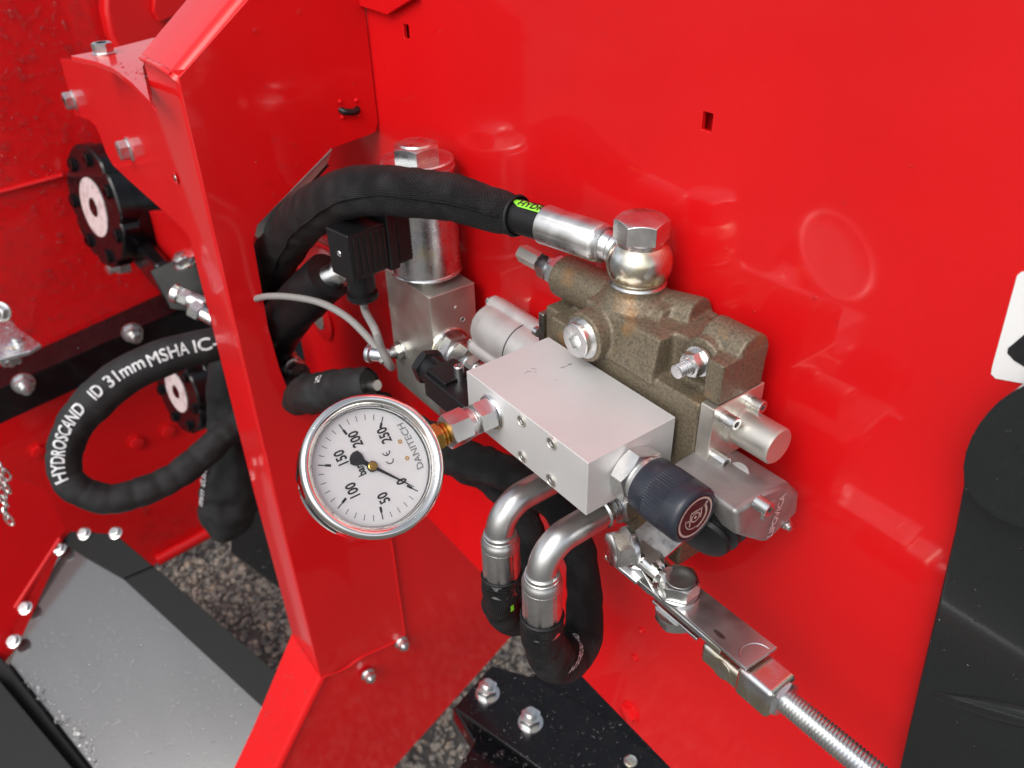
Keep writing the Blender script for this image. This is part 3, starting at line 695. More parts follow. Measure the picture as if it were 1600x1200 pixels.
# right end plate and screws
MB().box((6.02, -4.85, 68.9), (6.85, -1.1, 72.5)).build('end_plate', 'alu2', vb, bevel=.06)
for px, py, x_ in ((1131, 652, 6.86), (1116, 712, 6.86), (1172, 626, 6.86)): socket(vb, at(px, py, 'x', x_), X, r=.36, h=.8)
MB().lathe((6.85, -2.75, 70.75), X, [(1.15, 0), (1.15, .3), (.98, .32), (.98, 2.35), (.90, 2.45)], 40).build('end_cap_cylinder', 'alu2', vb)
mb = MB(); E_ = [at(a, b, 'x', 10.2) for a, b in ((1184, 778), (1238, 758), (1251, 770), (1248, 800), (1196, 850), (1154, 838), (1150, 802))]
mb.plate(E_, (-4.3, 0, 0)); low = mb.build('detent_housing', 'castalu', vb, bevel=.35, seg=4)
socket(vb, at(1180, 782, 'x', 10.2)+V((.1, 0, 0)), X, r=.36, h=.75)
MB().cyl(at(1176, 780, 'x', 9.2), at(1176, 780, 'x', 9.2)+V((1.1, 0, 0)), .62, ch=.1).build('screw_boss', 'castalu', vb)
nut(vb, at(1226, 816, 'x', 10.0), (1, -.4, 0), af=.5, h=.25, r=.16, stud=.1, name='small_screw')
def pl3(o, u, v): return lambda x, y: o+u*x+v*y
c_ = at(1213, 806, 'x', 10.215); u_ = V((0, .05, 1)).normalized(); v_ = V((0, -1, .0))
u_ = (at(1225, 775, 'x', 10.215)-at(1205, 835, 'x', 10.215)).normalized(); v_ = X.cross(u_)
text_on('cast_lettering', 'LIPOVICA', .62, pl3(c_+X*.02, u_, v_), 'alu', low, bold=.02)
mb = MB(); mb.lathe(at(1150, 742, 'y', -4.0), (0, -.6, .8), [(.7, 0), (.65, .08), (.3, .1)], 24); mb.build('casting_mark', 'castalu', vb)
# left spool cap
C0 = V((-6.6, -2.6, 66.6)); A = V((-1, 0, 0))
mb = MB(); mb.lathe(C0, A, [(1.75, -.2), (1.75, 7.6), (1.65, 8.4), (1.25, 8.9), (.4, 9.0)], 48)
for dy, dz in ((.55, 1.45), (-1.2, -1.35)): mb.lathe(C0+V((0, dy, dz)), A, [(.62, -.2), (.62, 8.6), (.5, 8.75)], 24)
mb.box((-15.0, -2.5, 67.2), (-6.5, -1.4, 68.4)); cap = mb.build('spool_cap', 'castlight', vb, fix=False)
r_ = cap.modifiers.new('cast', 'REMESH'); r_.mode = 'VOXEL'; r_.voxel_size = .1*S; r_.use_smooth_shade = True
s_ = cap.modifiers.new('soft', 'SMOOTH'); s_.factor = .6; s_.iterations = 3
MB().tube([C0+A*4.4+V((0, -1.77*sin(t), 1.77*cos(t)))*1.0+V((-.012*(k-10)*(0 if k < 10 else 1), 0, 0)) for k, t in [(k, radians(-10+k*7)) for k in range(20)]], .035, 8).build('joint_gasket', 'rubber', vb)
MB().box((-7.2, -4.35, 65.2), (-6.72, -.9, 71.6)).build('left_end_plate', 'steel', vb, bevel=.08)
for q in ((-15.4, -2.05, 68.05), (-15.4, -3.8, 65.25)): socket(vb, q, A, r=.34, h=.35)
socket(vb, (-7.2, -2.9, 71.0), A, r=.33, h=.5); socket(vb, at(842, 520, 'x', -7.2), A, r=.3, h=.4)

# banjo bolt
bb_ = thing('banjo_bolt', (-.88, -2.6, 77.8), 'large zinc hex bolt on top of the ball shaped fitting above the brown valve', 'bolt')
MB().hexa((-.88, -2.6, 78.05), Z, 2.5, 1.1, up=(.25, 1, 0), c=.95).build('hex_head', 'crimp', bb_, bevel=.03)
MB().lathe((-.88, -2.6, 77.75), Z, [(1.28, 0), (1.3, .1), (1.3, .28), (1.2, .31)], 40).build('seal_washer', 'yzinc', bb_)
MB().lathe((-.88, -2.6, 75.5), Z, [(1.52, 0), (1.55, .08), (1.5, .2), (1.38, .22), (1.4, .5)], 40).build('lower_seal_washer', 'zinc', bb_)

# pressure hose
hp = thing('pressure_hose', dp(850, 350, 45), 'black hose in woven sleeve arching from the brown valve to the red post', 'hydraulic hose')
mb = MB(); prof = []
for k in range(25):
    z = -1.16+2.32*k/24; r = 1.74*(1-(abs(z)/1.5)**2.3)**.5
    prof.append((r, z))
mb.lathe((-.88, -2.6, 76.7), Z, prof, 56); mb.build('banjo_eye', 'yzinc', hp, sharp=50)
bc = V((-.88, -2.6, 76.85)); f0 = dp(944, 381, 42.7); f1 = dp(850, 350, 45.2); fa = (f1-f0).normalized()
MB().lathe(bc+(f0-bc)*.35, f0-bc, [(.85, 0), (.85, .9), (.78, 1.0), (.82, 1.35), (.82, 1.7)], 36).build('nipple', 'zinc', hp)
L0 = (f1-f0).length
def crimpf(R0): return lambda t: R0*(1-.022*max(0, cos(8*t))**24)
MB().lathe(f0-fa*.15, fa, [(.95, 0), (1.02, .05), (1.02, .25), (.97, .3), (1.04, .36), (crimpf(1.10), .5), (crimpf(1.10), L0-.35), (1.12, L0-.2), (1.12, L0), (1.02, L0+.08)], 96).build('ferrule', 'crimp', hp)
pts = [f1-fa*.6, f1, dp(800, 335, 46.6), dp(740, 317, 48.2), dp(660, 300, 50)]
hpath, par = catmull(pts, .3); MB().tube(hpath, .99, 32).build('rubber_hose', 'rubber', hp)
# sleeve
sl = [(810, 338, 46.3, 1.10), (780, 331, 47.2, 1.28), (740, 319, 48.2, 1.36), (700, 309, 49.1, 1.45), (650, 302, 50.0, 1.52), (600, 297, 51.2, 1.58), (550, 301, 53, 1.64), (505, 320, 57, 1.74), (468, 348, 62, 1.86), (440, 384, 67, 2.0), (418, 430, 71.5, 2.1), (400, 480, 77, 2.1), (400, 560, 83, 2.0)]
sp_, par = catmull([dp(a, b, c) for a, b, c, _ in sl], .22); rr = lerp_list([q[3] for q in sl], par)
MB().tube(sp_, rr, 72, caps=False, rf=wr(3, .07, .5, 1.4)).build('woven_sleeve', 'sleeve', hp, fix=False, sharp=60)
# folded seam of the sleeve along its lower third
e0 = []
for i in range(2, len(sp_)-2):
    T = (sp_[i+1]-sp_[i-1]).normalized(); vd = (CAM-sp_[i]); vd = (vd-T*vd.dot(T)).normalized(); up = T.cross(vd)
    a = radians(-12+6*noise.noise(sp_[i]*.3)); e0.append(sp_[i]+(vd*cos(a)+up*sin(a))*(rr[i]*1.0+.03) if up.z > 0 else sp_[i]+(vd*cos(a)-up*sin(a))*(rr[i]+.03))
MB().tube(e0, .085, 8).build('sleeve_seam', 'sleeve', hp, fix=False)
mb = MB(); T = (sp_[1]-sp_[0]).normalized(); mb.lathe(sp_[0], T, [(1.02, .1), (1.14, -.03), (1.2, .0), (1.24, .12)], 40); mb.build('sleeve_hem', 'sleeve', hp)
# green stripe and print
fn = on_hose(hpath, .99, 0, 0, .012, flip=-1)
Lh = [0]
for i in range(1, len(hpath)): Lh.append(Lh[-1]+(hpath[i]-hpath[i-1]).length)
Vs = []; Fs = []; nx_, ny_ = 24, 5
f_ = on_hose(hpath, .99, 1.55, radians(48), .012, flip=-1)
for i in range(nx_+1):
    for j in range(ny_+1):
        u_ = -1.45+2.55*i/nx_; taper = min(1, (u_+1.47)/.9); Vs.append(f_(u_, .30*(1-2*j/ny_)*taper+.12*(1-taper)))
for i in range(nx_):
    for j in range(ny_): a = i*(ny_+1)+j; Fs.append((a, a+1, a+ny_+2, a+ny_+1))
st = MB().add(Vs, Fs).build('green_stripe', 'green', hp, fix=False)
f_ = on_hose(hpath, .99, 1.35, radians(48), .028, flip=-1)
text_on('stripe_print', 'HYDR', .62, f_, 'ink', st, cut=.2, bold=.025, wx=1.1)

# ================================================================== MANIFOLD BLOCK
mf = thing('manifold_block', (0, -8, 67.9), 'plain matt aluminium block between the gauge and the dark knob, four screws in its front', 'manifold')
mfb = MB().box((-5.1, -11.03, 67.88), (4.93, -5.25, 71.17)).build('block', 'alu', mf, bevel=.045)
for px, py, r in ((816, 657, .33), (863, 692, .36), (817, 713, .33), (862, 750, .36)):
    p = at(px, py, 'y', -11.03)
    MB().lathe(p, -Y, [(r, -.02), (r, .08), (r-.04, .1), (r-.07, .07), (r-.07, -.02)], 36, closed=True).build('port_ring', 'alu2', mf)
    socket(mf, p+V((0, .0, 0)), -Y, r=r-.07, h=.07, name='set_screw', m='crimp')
def mark(px, py, dx, dy, w_): 
    a = at(px, py, 'z', 71.178); b = at(px+dx, py+dy, 'z', 71.178); d = (b-a).normalized(); s_ = d.cross(Z)*w_
    return [(a-s_), (b-s_*.4), (b+s_*.4), (a+s_)]
mb = MB()
for q in ((876, 575, 12, -4, .06), (888, 570, 6, -2, .11), (823, 580, 8, 1, .05), (830, 576, 9, 1, .04), (820, 583, 3, -1, .06), (835, 581, 4, 1, .04), (866, 594, 6, 0, .02)): mb.add(mark(*q), [(0, 1, 2, 3)])
mb.build('ink_marks', 'greyink', mf, fix=False)

# gauge adapter
ga = thing('gauge_adapter', (-2.7, -12.6, 69.8), 'zinc hex coupling joining the round gauge to the aluminium block', 'pipe fitting')
gp = V((-2.7, -11.03, 69.8)); A = -Y
MB().lathe(gp, A, [(1.0, 0), (1.02, .1), (.95, .2), (.85, .2)], 40).build('bonded_seal', 'yzinc', ga)
mb = MB(); mb.hexa(gp+A*.18, A, 1.62, 1.05, both=True, up=(.35, 0, 1)); mb.lathe(gp+A*1.2, A, [(.68, 0), (.68, .3)], 30); mb.build('port_nut', 'zinc', ga)
mb = MB(); mb.lathe(gp+A*1.42, A, [(.80, 0), (.84, .06), (.84, .4)], 36); mb.hexa(gp+A*1.75, A, 1.7, 1.25, both=True, up=(.1, 0, 1)); mb.build('swivel_nut', 'crimp', ga)

# gauge
GC = V((-2.7, -18.45, 69.75)); gn = V((.72, 0, .69)).normalized(); gu = V((0, -1, 0)); gr = gu.cross(gn)
pg = thing('pressure_gauge', GC, 'round chrome pressure gauge with white dial reading zero bar', 'pressure gauge')
mb = MB(); mb.lathe(gp+A*2.9, A, [(.45, 0), (.62, .05), (.62, .12), (.5, .18), (.64, .26), (.64, .34), (.52, .4), (.66, .48), (.66, .6)], 30); mb.hexa(gp+A*3.45, A, 1.35, .75, both=True, up=(.3, 0, 1)); mb.build('brass_stem', 'brass', pg)
MB().lathe(GC, gn, [(2.6, -1.7), (3.2, -1.6), (3.32, -1.45), (3.32, .05), (3.38, .15)], 96).build('case', 'chrome', pg)
MB().lathe(GC, gn, [(3.36, .3), (3.50, .36), (3.54, .46), (3.54, .80), (3.50, .92), (3.42, 1.0), (3.32, 1.03), (3.20, 1.0), (3.10, .92), (2.98, .72), (2.92, .52), (2.90, .30), (3.0, .3)], 128, closed=True).build('bezel', 'chrome', pg, sharp=50)
MB().lathe(GC, gn, [(2.93, .26), (2.93, .45), (2.90, .46), (2.90, .26)], 96, closed=True).build('retaining_ring', 'ink', pg)
MB().lathe(GC, gn, [(2.95, .20), (2.95, .28)], 96).build('dial', 'dial', pg)
DZ = .30
def D(x, y, z=DZ): return GC+gr*x+gu*y+gn*z
mb = MB()
def dpoly(poly, z=DZ):
    mb.add([D(x, y, z) for x, y in poly], [tuple(range(len(poly)))])
def pol(r, a): return (r*cos(radians(a)), r*sin(radians(a)))
for i in range(26):
    a = 90+128-i*256/25
    big = i % 5 == 0
    r0, r1, hw = (2.12, 2.60, .028) if big else (2.34, 2.62, .016)
    c, s_ = cos(radians(a)), sin(radians(a))
    dpoly([(r0*c-hw*s_, r0*s_+hw*c), (r0*c+hw*s_, r0*s_-hw*c), (r1*c+hw*s_, r1*s_-hw*c), (r1*c-hw*s_, r1*s_+hw*c)])
    if big:
        hw = .062; r0, r1 = 1.98, 2.26
        dpoly([(r0*c-hw*s_, r0*s_+hw*c), (r0*c+hw*s_, r0*s_-hw*c), (r1*c+hw*s_, r1*s_-hw*c), (r1*c-hw*s_, r1*s_+hw*c)], DZ+.002)
mb.build('scale_marks', 'ink', pg, fix=False)
def dxy(px, py):
    p = onp(px, py, GC+gn*DZ, gn)-GC; return p.dot(gr), p.dot(gu)
for tx, (px, py), sz, m_, nm in (('0', (628, 752), .62, 'ink', 'scale_number'), ('50', (600, 778), .62, 'ink', 'scale_number'), ('100', (552, 767), .62, 'ink', 'scale_number'), ('150', (534, 716), .62, 'ink', 'scale_number'),
        ('200', (556, 686), .62, 'ink', 'scale_number'), ('250', (601, 680), .62, 'ink', 'scale_number'), ('bar', (564, 735), .48, 'ink', 'unit_print'), ('C\u20ac', (606, 713), .52, 'ink', 'mark_print')):
    x0, y0 = dxy(px, py)
    if tx.startswith('C'):
        mb = MB()
        for cx_, bar_ in ((-.2, 0), (.24, 1)):
            ring = [pol(1, a) for a in range(90, 271, 15)]
            for k in range(len(ring)-1):
                (a, b), (c, d) = ring[k], ring[k+1]; mb.add([D(x0+cx_+a*.21, y0+b*.21), D(x0+cx_+c*.21, y0+d*.21), D(x0+cx_+c*.155, y0+d*.155), D(x0+cx_+a*.155, y0+b*.155)], [(0, 1, 2, 3)])
            if bar_: mb.add([D(x0+cx_-.19, y0-.025), D(x0+cx_-.03, y0-.025), D(x0+cx_-.03, y0+.025), D(x0+cx_-.19, y0+.025)], [(0, 1, 2, 3)])
        mb.build(nm, m_, pg, fix=False); continue
    text_on(nm, tx, sz*1.2, lambda x, y, x0=x0, y0=y0: D(x0+x*.72, y0+y), m_, pg, bold=.022)
x0, y0 = dxy(660, 728); x1, y1 = dxy(631, 661); R_ = -(((x0+x1)/2)**2+((y0+y1)/2)**2)**.5
def arcf(x, y):                             # maker's name on a gentle arc along the stem side
    t = x/2.05*.62; return D(sin(t)*(2.05), -(2.05)*cos(t)*.98+y+.10)
xm, ym = (x0+x1)/2, (y0+y1)/2
text_on('maker_name', 'DANITECH', .50, lambda x, y: D(xm+x-.02, ym+y+.07*x*x+.06), 'greyink', pg, bold=.010, wx=1.02)
mb = MB()
for px, py in ((625, 690), (636, 716)):
    x0, y0 = dxy(px, py); mb.lathe(D(x0, y0, DZ-.01), gn, [(.115, 0), (.115, .014)], 20)
mb.build('gold_dots', 'tan', pg); mb = MB()
for px, py in ((625, 690), (636, 716)):
    x0, y0 = dxy(px, py); mb.lathe(D(x0, y0, DZ), gn, [(.03, 0), (.03, .01)], 12)
mb.build('dot_centres', 'white', pg)
# pointer
a = 90+128+2; c, s_ = cos(radians(a)), sin(radians(a))
def PT(r, w_): return (r*c-w_*s_, r*s_+w_*c)
poly = [PT(2.3, .012), PT(2.3, -.012), PT(.2, -.085), PT(-.45, -.12), PT(-.75, -.34), PT(-1.0, -.38), PT(-1.15, -.2), PT(-1.2, 0), PT(-1.15, .2), PT(-1.0, .38), PT(-.75, .34), PT(-.45, .12), PT(.2, .085)]
MB().plate([D(x, y, .40) for x, y in poly], gn*.03).build('pointer', 'ink', pg, smooth=False)
MB().lathe(D(0, 0, .36), gn, [(.27, 0), (.27, .1), (.25, .13)], 32).build('hub_ring', 'ink', pg)
hb = MB().lathe(D(0, 0, .44), gn, [(.22, 0), (.22, .08), (.19, .10), (.07, .10), (.06, .13), (.01, .13)], 32).build('hub', 'brass', pg)
MB().lathe(GC, gn, [(2.94, .60), (2.94, .66)], 96).build('glass', 'glass', pg)
def dgl():
    a = random.random()*2*pi; r = random.uniform(3.12, 3.4); return (GC+gr*r*cos(a)+gu*r*sin(a)+gn*1.0, gn)
drops(pg, dgl, 16, .03, .06)

# ================================================================== KNOB
kn = thing('flow_knob', (8, -8.2, 69.3), 'dark ribbed round knob with ring emblem on its end, screwed into the aluminium block', 'control knob')
kp = V((4.93, -8.25, 69.35)); A = X
MB().hexa(kp, A, 2.6, .95, both=True, up=(0, .35, 1)).build('hex_base', 'crimp', kn)
MB().lathe(kp+A*.9, A, [(1.2, 0), (1.22, .06), (1.22, .35), (1.1, .4), (1.1, .8)], 48).build('collar', 'crimp', kn)
kr = lambda t: 1.455+.03*sin(64*t)
MB().lathe(kp+A*1.25, A, [(1.2, 0), (1.36, .03), (1.44, .12), (1.46, .8), (1.46, .95), (kr, 1.0), (kr, 2.05), (1.49, 2.1), (1.49, 2.75), (1.46, 2.88), (1.36, 3.02), (1.22, 3.05), (1.18, 3.0)], 420).build('knob', 'knob', kn, sharp=50)
kf = kp+A*4.26
u_ = V((0, 0, 1)); v_ = V((0, -1, 0))       # reading direction and up on the end face
M['emblem'] = mat('emblem ground', (.03, .012, .016), rough=.35, cvar=[(200, (.04, .02, .022), .4, .7)])
M['emblemline'] = mat('emblem line', (.50, .38, .34), rough=.4, cvar=[(200, (.42, .32, .28), .4, .7)])
dk_ = MB().lathe(kf, A, [(1.16, 0), (1.16, .02)], 64).build('emblem_disc', 'emblem', kn)
mb = MB()
def K(x, y, z=.03): return kf+A*z+V((0, x, y))
def arc2(cx, cy, r, w_, a0, a1, n=40):
    for k in range(n):
        t0, t1 = radians(a0+(a1-a0)*k/n), radians(a0+(a1-a0)*(k+1)/n)
        mb.add([K(cx+cos(t)*q, cy+sin(t)*q) for t, q in ((t0, r), (t1, r), (t1, r+w_), (t0, r+w_))], [(0, 1, 2, 3)])
def bar2(x0, y0, x1, y1, w_):
    d = V((x1-x0, y1-y0)).normalized() if False else None
    dx, dy = x1-x0, y1-y0; l = math.hypot(dx, dy); nx, ny = -dy/l*w_/2, dx/l*w_/2
    mb.add([K(x0+nx, y0+ny), K(x1+nx, y1+ny), K(x1-nx, y1-ny), K(x0-nx, y0-ny)], [(0, 1, 2, 3)])
arc2(0, 0, 1.0, .10, 0, 360, 60); arc2(0, 0, .66, .13, -75, 40); arc2(0, 0, .62, .05, 170, 285)
arc2(0, 0, .22, .07, 0, 360, 30); arc2(0, 0, .0, .09, 0, 360, 16)
bar2(-.34, -.42, -.34, .34, .08); bar2(-.34, .38, .42, .38, .08); bar2(.36, .38, .36, -.2, .08); bar2(-.55, -.02, -.34, -.02, .08); bar2(.5, .42, .72, .62, .12)
mb.build('emblem_lines', 'emblemline', dk_, fix=False)
# rubber boot
rb = thing('rubber_boot', (7.4, -6, 66), 'wet black ribbed rubber boot tucked behind the dark knob on the cast housing', 'rubber boot')
c_ = at(1122, 800, 'y', -4.9); ax = V((.30, -1, -.25)).normalized()
MB().lathe(c_-ax*1.2, ax, [(1.75, 0), (1.8, .8), (1.72, 1.1), (1.55, 1.2), (1.55, 1.35), (1.75, 1.5), (1.75, 1.7), (1.45, 1.85), (1.45, 2.0), (1.62, 2.15), (1.6, 2.35), (1.25, 2.5), (1.25, 2.65), (1.4, 2.8), (1.3, 3.0), (.7, 3.2)], 56).build('bellows', 'rubber', rb)
bt = V((c_.x, c_.y, c_.z))
drops(rb, lambda: (c_+V((random.uniform(-1.2, .6), -.6, -1.6)), -Z), 8, .05, .12)

# ================================================================== ELBOW HOSES
def elbow(x_, label, px_list, ysh, radius, printed, sleeve_top):
    z_ = 63.1; t = thing('return_hose', (x_, -11.1, 61.4), label, 'hydraulic hose', 'elbow hoses under the aluminium block')
    p = [V((x_, -7.0, z_)), V((x_, -9.2, z_))]+[V((x_, -9.2-1.9*sin(radians(a)), z_-1.9+1.9*cos(radians(a)))) for a in range(8, 91, 8)]+[V((x_, -11.1, 61.2)), V((x_, -11.1, 60.4))]
    MB().tube(p, .86, 40).build('elbow_tube', 'satin', t, sharp=60)
    fb = V((x_, -4.6, z_))
    mb = MB(); mb.lathe(fb, -Y, [(1.0, 0), (1.0, .3), (.8, .35)], 32); mb.hexa(fb-Y*.3, -Y, 2.1, .9, both=True, up=(.3, 0, 1)); mb.lathe(fb-Y*1.2, -Y, [(.72, 0), (.72, .15), (.9, .2), (.9, .35), (.72, .4), (.72, .6), (.93, .65), (.93, .9), (.8, 1.0), (.8, 1.3)], 36); mb.build('fitting', 'zinc', t)
    zt_ = 61.25
    MB().lathe((x_, -11.1, zt_), -Z, [(.9, 0), (.98, .06), (.98, .28), (1.03, .32), (1.08, .5), (1.12, .55), (1.18, .78), (1.18, 1.0), (1.13, 1.1)], 56).build('collar', 'satin', t, sharp=25)
    MB().lathe((x_, -11.1, zt_-1.1), -Z, [(crimpf(1.16), 0), (crimpf(1.17), .1), (crimpf(1.17), 2.4), (1.13, 2.46), (crimpf(1.17), 2.52), (crimpf(1.17), 3.3), (1.18, 3.6), (1.1, 3.66)], 96).build('ferrule', 'crimp', t)
    s0 = V((x_, -11.1, zt_-4.6)); P_ = [s0+Z*1.0, s0]+[dp(*q[:3]) for q in px_list]
    pa, par = catmull(P_, .22)
    rr = lerp_list([sleeve_top, sleeve_top*1.02]+[q[3] for q in px_list], par)
    MB().tube([s0+Z*1.6, s0+Z*.5, s0-Z*.6], .98, 28).build('rubber_hose', 'rubber', t)
    MB().tube(pa, rr, 64, caps=False, rf=wr(x_, .13, .6, 1.3)).build('sleeve', 'sleeve' if printed else 'sleeve', t, fix=False, sharp=60)
    mb = MB(); mb.lathe(pa[0], pa[1]-pa[0], [(rr[0]-.08, .05), (rr[0], -.06), (rr[0]+.08, .02), (rr[0]+.05, .12)], 40); mb.build('sleeve_hem', 'sleeve', t)
    return t, pa, rr
hr, pa, rr = elbow(1.6, 'black sleeved hose with white print looping down from the silver elbow nearer the dark knob',
    [(850, 1000, 49, 1.35), (864, 1030, 51, 1.4), (888, 1030, 53, 1.4), (908, 1002, 54.3, 1.35), (915, 960, 55, 1.3), (912, 905, 55, 1.2), (902, 850, 54.6, 1.12), (878, 800, 54.8, 1.15), (835, 765, 56, 1.2), (790, 738, 57.5, 1.35), (740, 722, 59, 1.45), (690, 700, 61, 1.5), (630, 665, 65, 1.5), (560, 625, 70, 1.5), (480, 612, 76, 1.5), (420, 600, 82, 1.5)], 0, 1.2, True, 1.24)
f_ = on_hose(pa, rr, 9.3, radians(-25), .12, flip=1)
text_on('sleeve_print', 'HYDROSCAND', .62, on_hose(pa, rr, 7.6, radians(20), .2, flip=1), 'whiteink', hr, cut=.25, bold=.01)
hl, pa2, rr2 = elbow(-2.4, 'black sleeved hose on the silver elbow nearer the round gauge, green stripe showing',
    [(782, 948, 53, 1.15), (797, 966, 54.5, 1.15), (822, 958, 57, 1.15), (834, 920, 59, 1.2), (833, 870, 60, 1.2), (822, 815, 60.5, 1.2), (800, 778, 61, 1.2), (765, 748, 62.5, 1.2), (720, 725, 64, 1.3), (660, 690, 67, 1.4), (600, 650, 71, 1.5), (520, 620, 77, 1.6), (430, 610, 84, 1.6)], 0, 1.2, False, 1.22)
mb = MB(); c0 = V((-2.4, -11.1, 57.0)); f_ = on_hose([c0, c0-Z*1, c0-Z*2, c0-Z*3], .98, .7, radians(35), .015); Vs = [f_(u_, v_) for u_ in (-.6, 0, .6, 1.2) for v_ in (-.12, .12)]
mb.add(Vs, [(0, 1, 3, 2), (2, 3, 5, 4), (4, 5, 7, 6)]); mb.build('green_stripe', 'green', hl, fix=False)

# sleeve end left of gauge (on a third hose)
th = thing('short_hose', dp(520, 610, 70), 'short thick black sleeve with open end just above left of the gauge', 'hydraulic hose')
q = [(592, 596, 63, .8), (574, 598, 64, 1.0), (578, 599, 63.8, 1.25), (560, 602, 64.5, 1.45), (525, 607, 67, 1.6), (485, 616, 70, 1.7), (450, 618, 75, 1.7), (410, 608, 80, 1.7)]
p3, par = catmull([dp(a, b, c) for a, b, c, _ in q[2:]], .25); r3 = lerp_list([v[3] for v in q[2:]], par)
MB().tube(p3, r3, 56, caps=False, rf=wr(8, .12, .6, 1.3)).build('sleeve', 'plainsleeve', th, fix=False, sharp=60)
p_ = [dp(590, 602, 63.3), dp(560, 602, 64.8)]; MB().tube([p_[0], p_[0].lerp(p_[1], .5), p_[1]], .42, 24).build('hose_end', 'crimp', th)
MB().tube([p3[0].lerp(p3[3], .3), p3[1].lerp(p3[4], .5), p3[5]], 1.16, 40).build('inner_hose', 'rubber', th)
text_on('sleeve_print', '92', .9, on_hose(p3, r3, 5.0, radians(38), .12, flip=-1), 'whiteink', th, cut=.3)
mb = MB(); a, b = dp(440, 560, 80), dp(470, 582, 76); mb.hexa(a, b-a, 2.4, 1.2, both=True); mb.cyl(a, b, .9); mb.lathe(a.lerp(b, .6), b-a, [(1.1, 0), (1.1, .8), (.8, .9)], 24); mb.build('rear_coupling', 'zinc', th)
# thick black tube
bt_ = thing('wide_tube', dp(480, 450, 66), 'wide smooth black tube slanting behind the red post, silver fitting at its end', 'tube')
q = [(514, 430, 64.3, 1.95), (482, 460, 66.5, 2.0), (445, 500, 71, 2.1), (420, 540, 77, 2.3), (395, 590, 85, 2.4)]
p4, par = catmull([dp(a, b, c) for a, b, c, _ in q], .4); MB().tube(p4, lerp_list([v[3] for v in q], par), 48, rf=wr(5, .05, .4, 1.0)).build('tube_sleeve', 'rubber', bt_, fix=False)
a, b = dp(541, 422, 63.8), dp(508, 436, 64.6); mb = MB(); mb.cyl(a, b, .95, ch=.1); mb.lathe(a, b-a, [(1.15, .3), (1.15, .7)], 24); mb.build('end_fitting', 'zinc', bt_)
# bushing on the panel behind
bs = thing('panel_bushing', at(500, 490, 'y', -1), 'red ring with steel washer set in the panel behind the slanted black tube', 'bushing')
c_ = at(503, 492, 'y', 0); MB().lathe(c_, -Y, [(3.0, 0), (3.0, .35), (2.7, .5), (1.7, .5)], 40).build('ring', 'red', bs)
MB().lathe(c_-Y*.4, -Y, [(1.6, 0), (1.6, .25), (1.0, .3)], 36).build('washer', 'alu2', bs)
c_ = at(500, 395, 'y', 0); mb = MB(); mb.tube(catmull([at(478, 372, 'y', 0), at(520, 392, 'y', 0), at(545, 410, 'y', 0), at(560, 440, 'y', 0)], .5)[0], .35, 10); mb.build('weld_seam', 'red', bs)
mb = MB(); mb.tube([at(470, 362, 'y', -2), at(525, 385, 'y', -2)], .3, 10); mb.build('pin', 'steel', bs)

# ================================================================== HOSE LOOP LEFT
hq = [(410, 522, 96, 1.9), (370, 530, 94, 1.9), (330, 539, 92, 1.95), (290, 548, 91, 2.0), (251, 561, 90, 2.1), (195, 588, 89, 2.15), (150, 625, 88, 2.15), (116, 666, 88, 2.0), (101, 707, 88, 1.85), (105, 748, 88, 1.75), (139, 773, 89, 1.75), (180, 779, 90, 1.7), (244, 760, 92, 1.7), (300, 726, 94, 1.7), (345, 685, 96, 1.7), (400, 640, 99, 1.7)]
lo = thing('looped_hose', dp(105, 748, 88), 'black sleeved hose with white lettering looping in front of the long beam at left', 'hydraulic hose')
p5, par = catmull([dp(a, b, c) for a, b, c, _ in hq], .35); r5 = lerp_list([v[3] for v in hq], par)
def wl5(L_, t, r):
    k = max(0, min(1, (L_-16)/8)); rid = max(0, sin(L_*2.4+noise.noise(V((0, 0, L_*.3)))*3))**3
    return r*(1+(.03+.05*k)*noise.noise(V((cos(t)*1.4, sin(t)*1.4, L_*.5)))-k*.11*rid*(.55+.45*noise.noise(V((cos(t)*1.2, sin(t)*1.2, 4+L_*.15)))))
MB().tube(p5, r5, 64, caps=False, rf=wl5).build('sleeve', 'plainsleeve', lo, fix=False, sharp=60)
p5r = list(reversed(p5)); r5r = list(reversed(r5)); Ls = [0]
for i in range(1, len(p5r)): Ls.append(Ls[-1]+(p5r[i]-p5r[i-1]).length)
def s_at(px, py):
    best = min(range(len(p5r)), key=lambda i: (lambda c: (800+FPX*c.dot(RX)/c.dot(RZ)-px)**2+(600+FPX*c.dot(RY)/c.dot(RZ)-py)**2)(p5r[i]-CAM)); return Ls[best]
for tx, p0, p1, a_ in (('HYDROSCAND', (103, 752), (140, 634), 16), ('ID', (152, 618), (163, 612), 14), ('31mm', (172, 603), (232, 569), 12), ('MSHA', (238, 566), (293, 548), 6), ('IC-2', (303, 546), (344, 536), 4)):
    sa, sb = s_at(*p0), s_at(*p1); w_ = abs(sb-sa); bm_t = text_geo(tx, 1.0); ww = max(v.co.x for v in bm_t.verts)-min(v.co.x for v in bm_t.verts); bm_t.free()
    text_on('hose_print', tx, 1.85, on_hose(p5r, r5r, (sa+sb)/2, radians(a_), .16, flip=1), 'whiteink', lo, cut=.5, bold=.045, wx=w_/(ww*1.85))

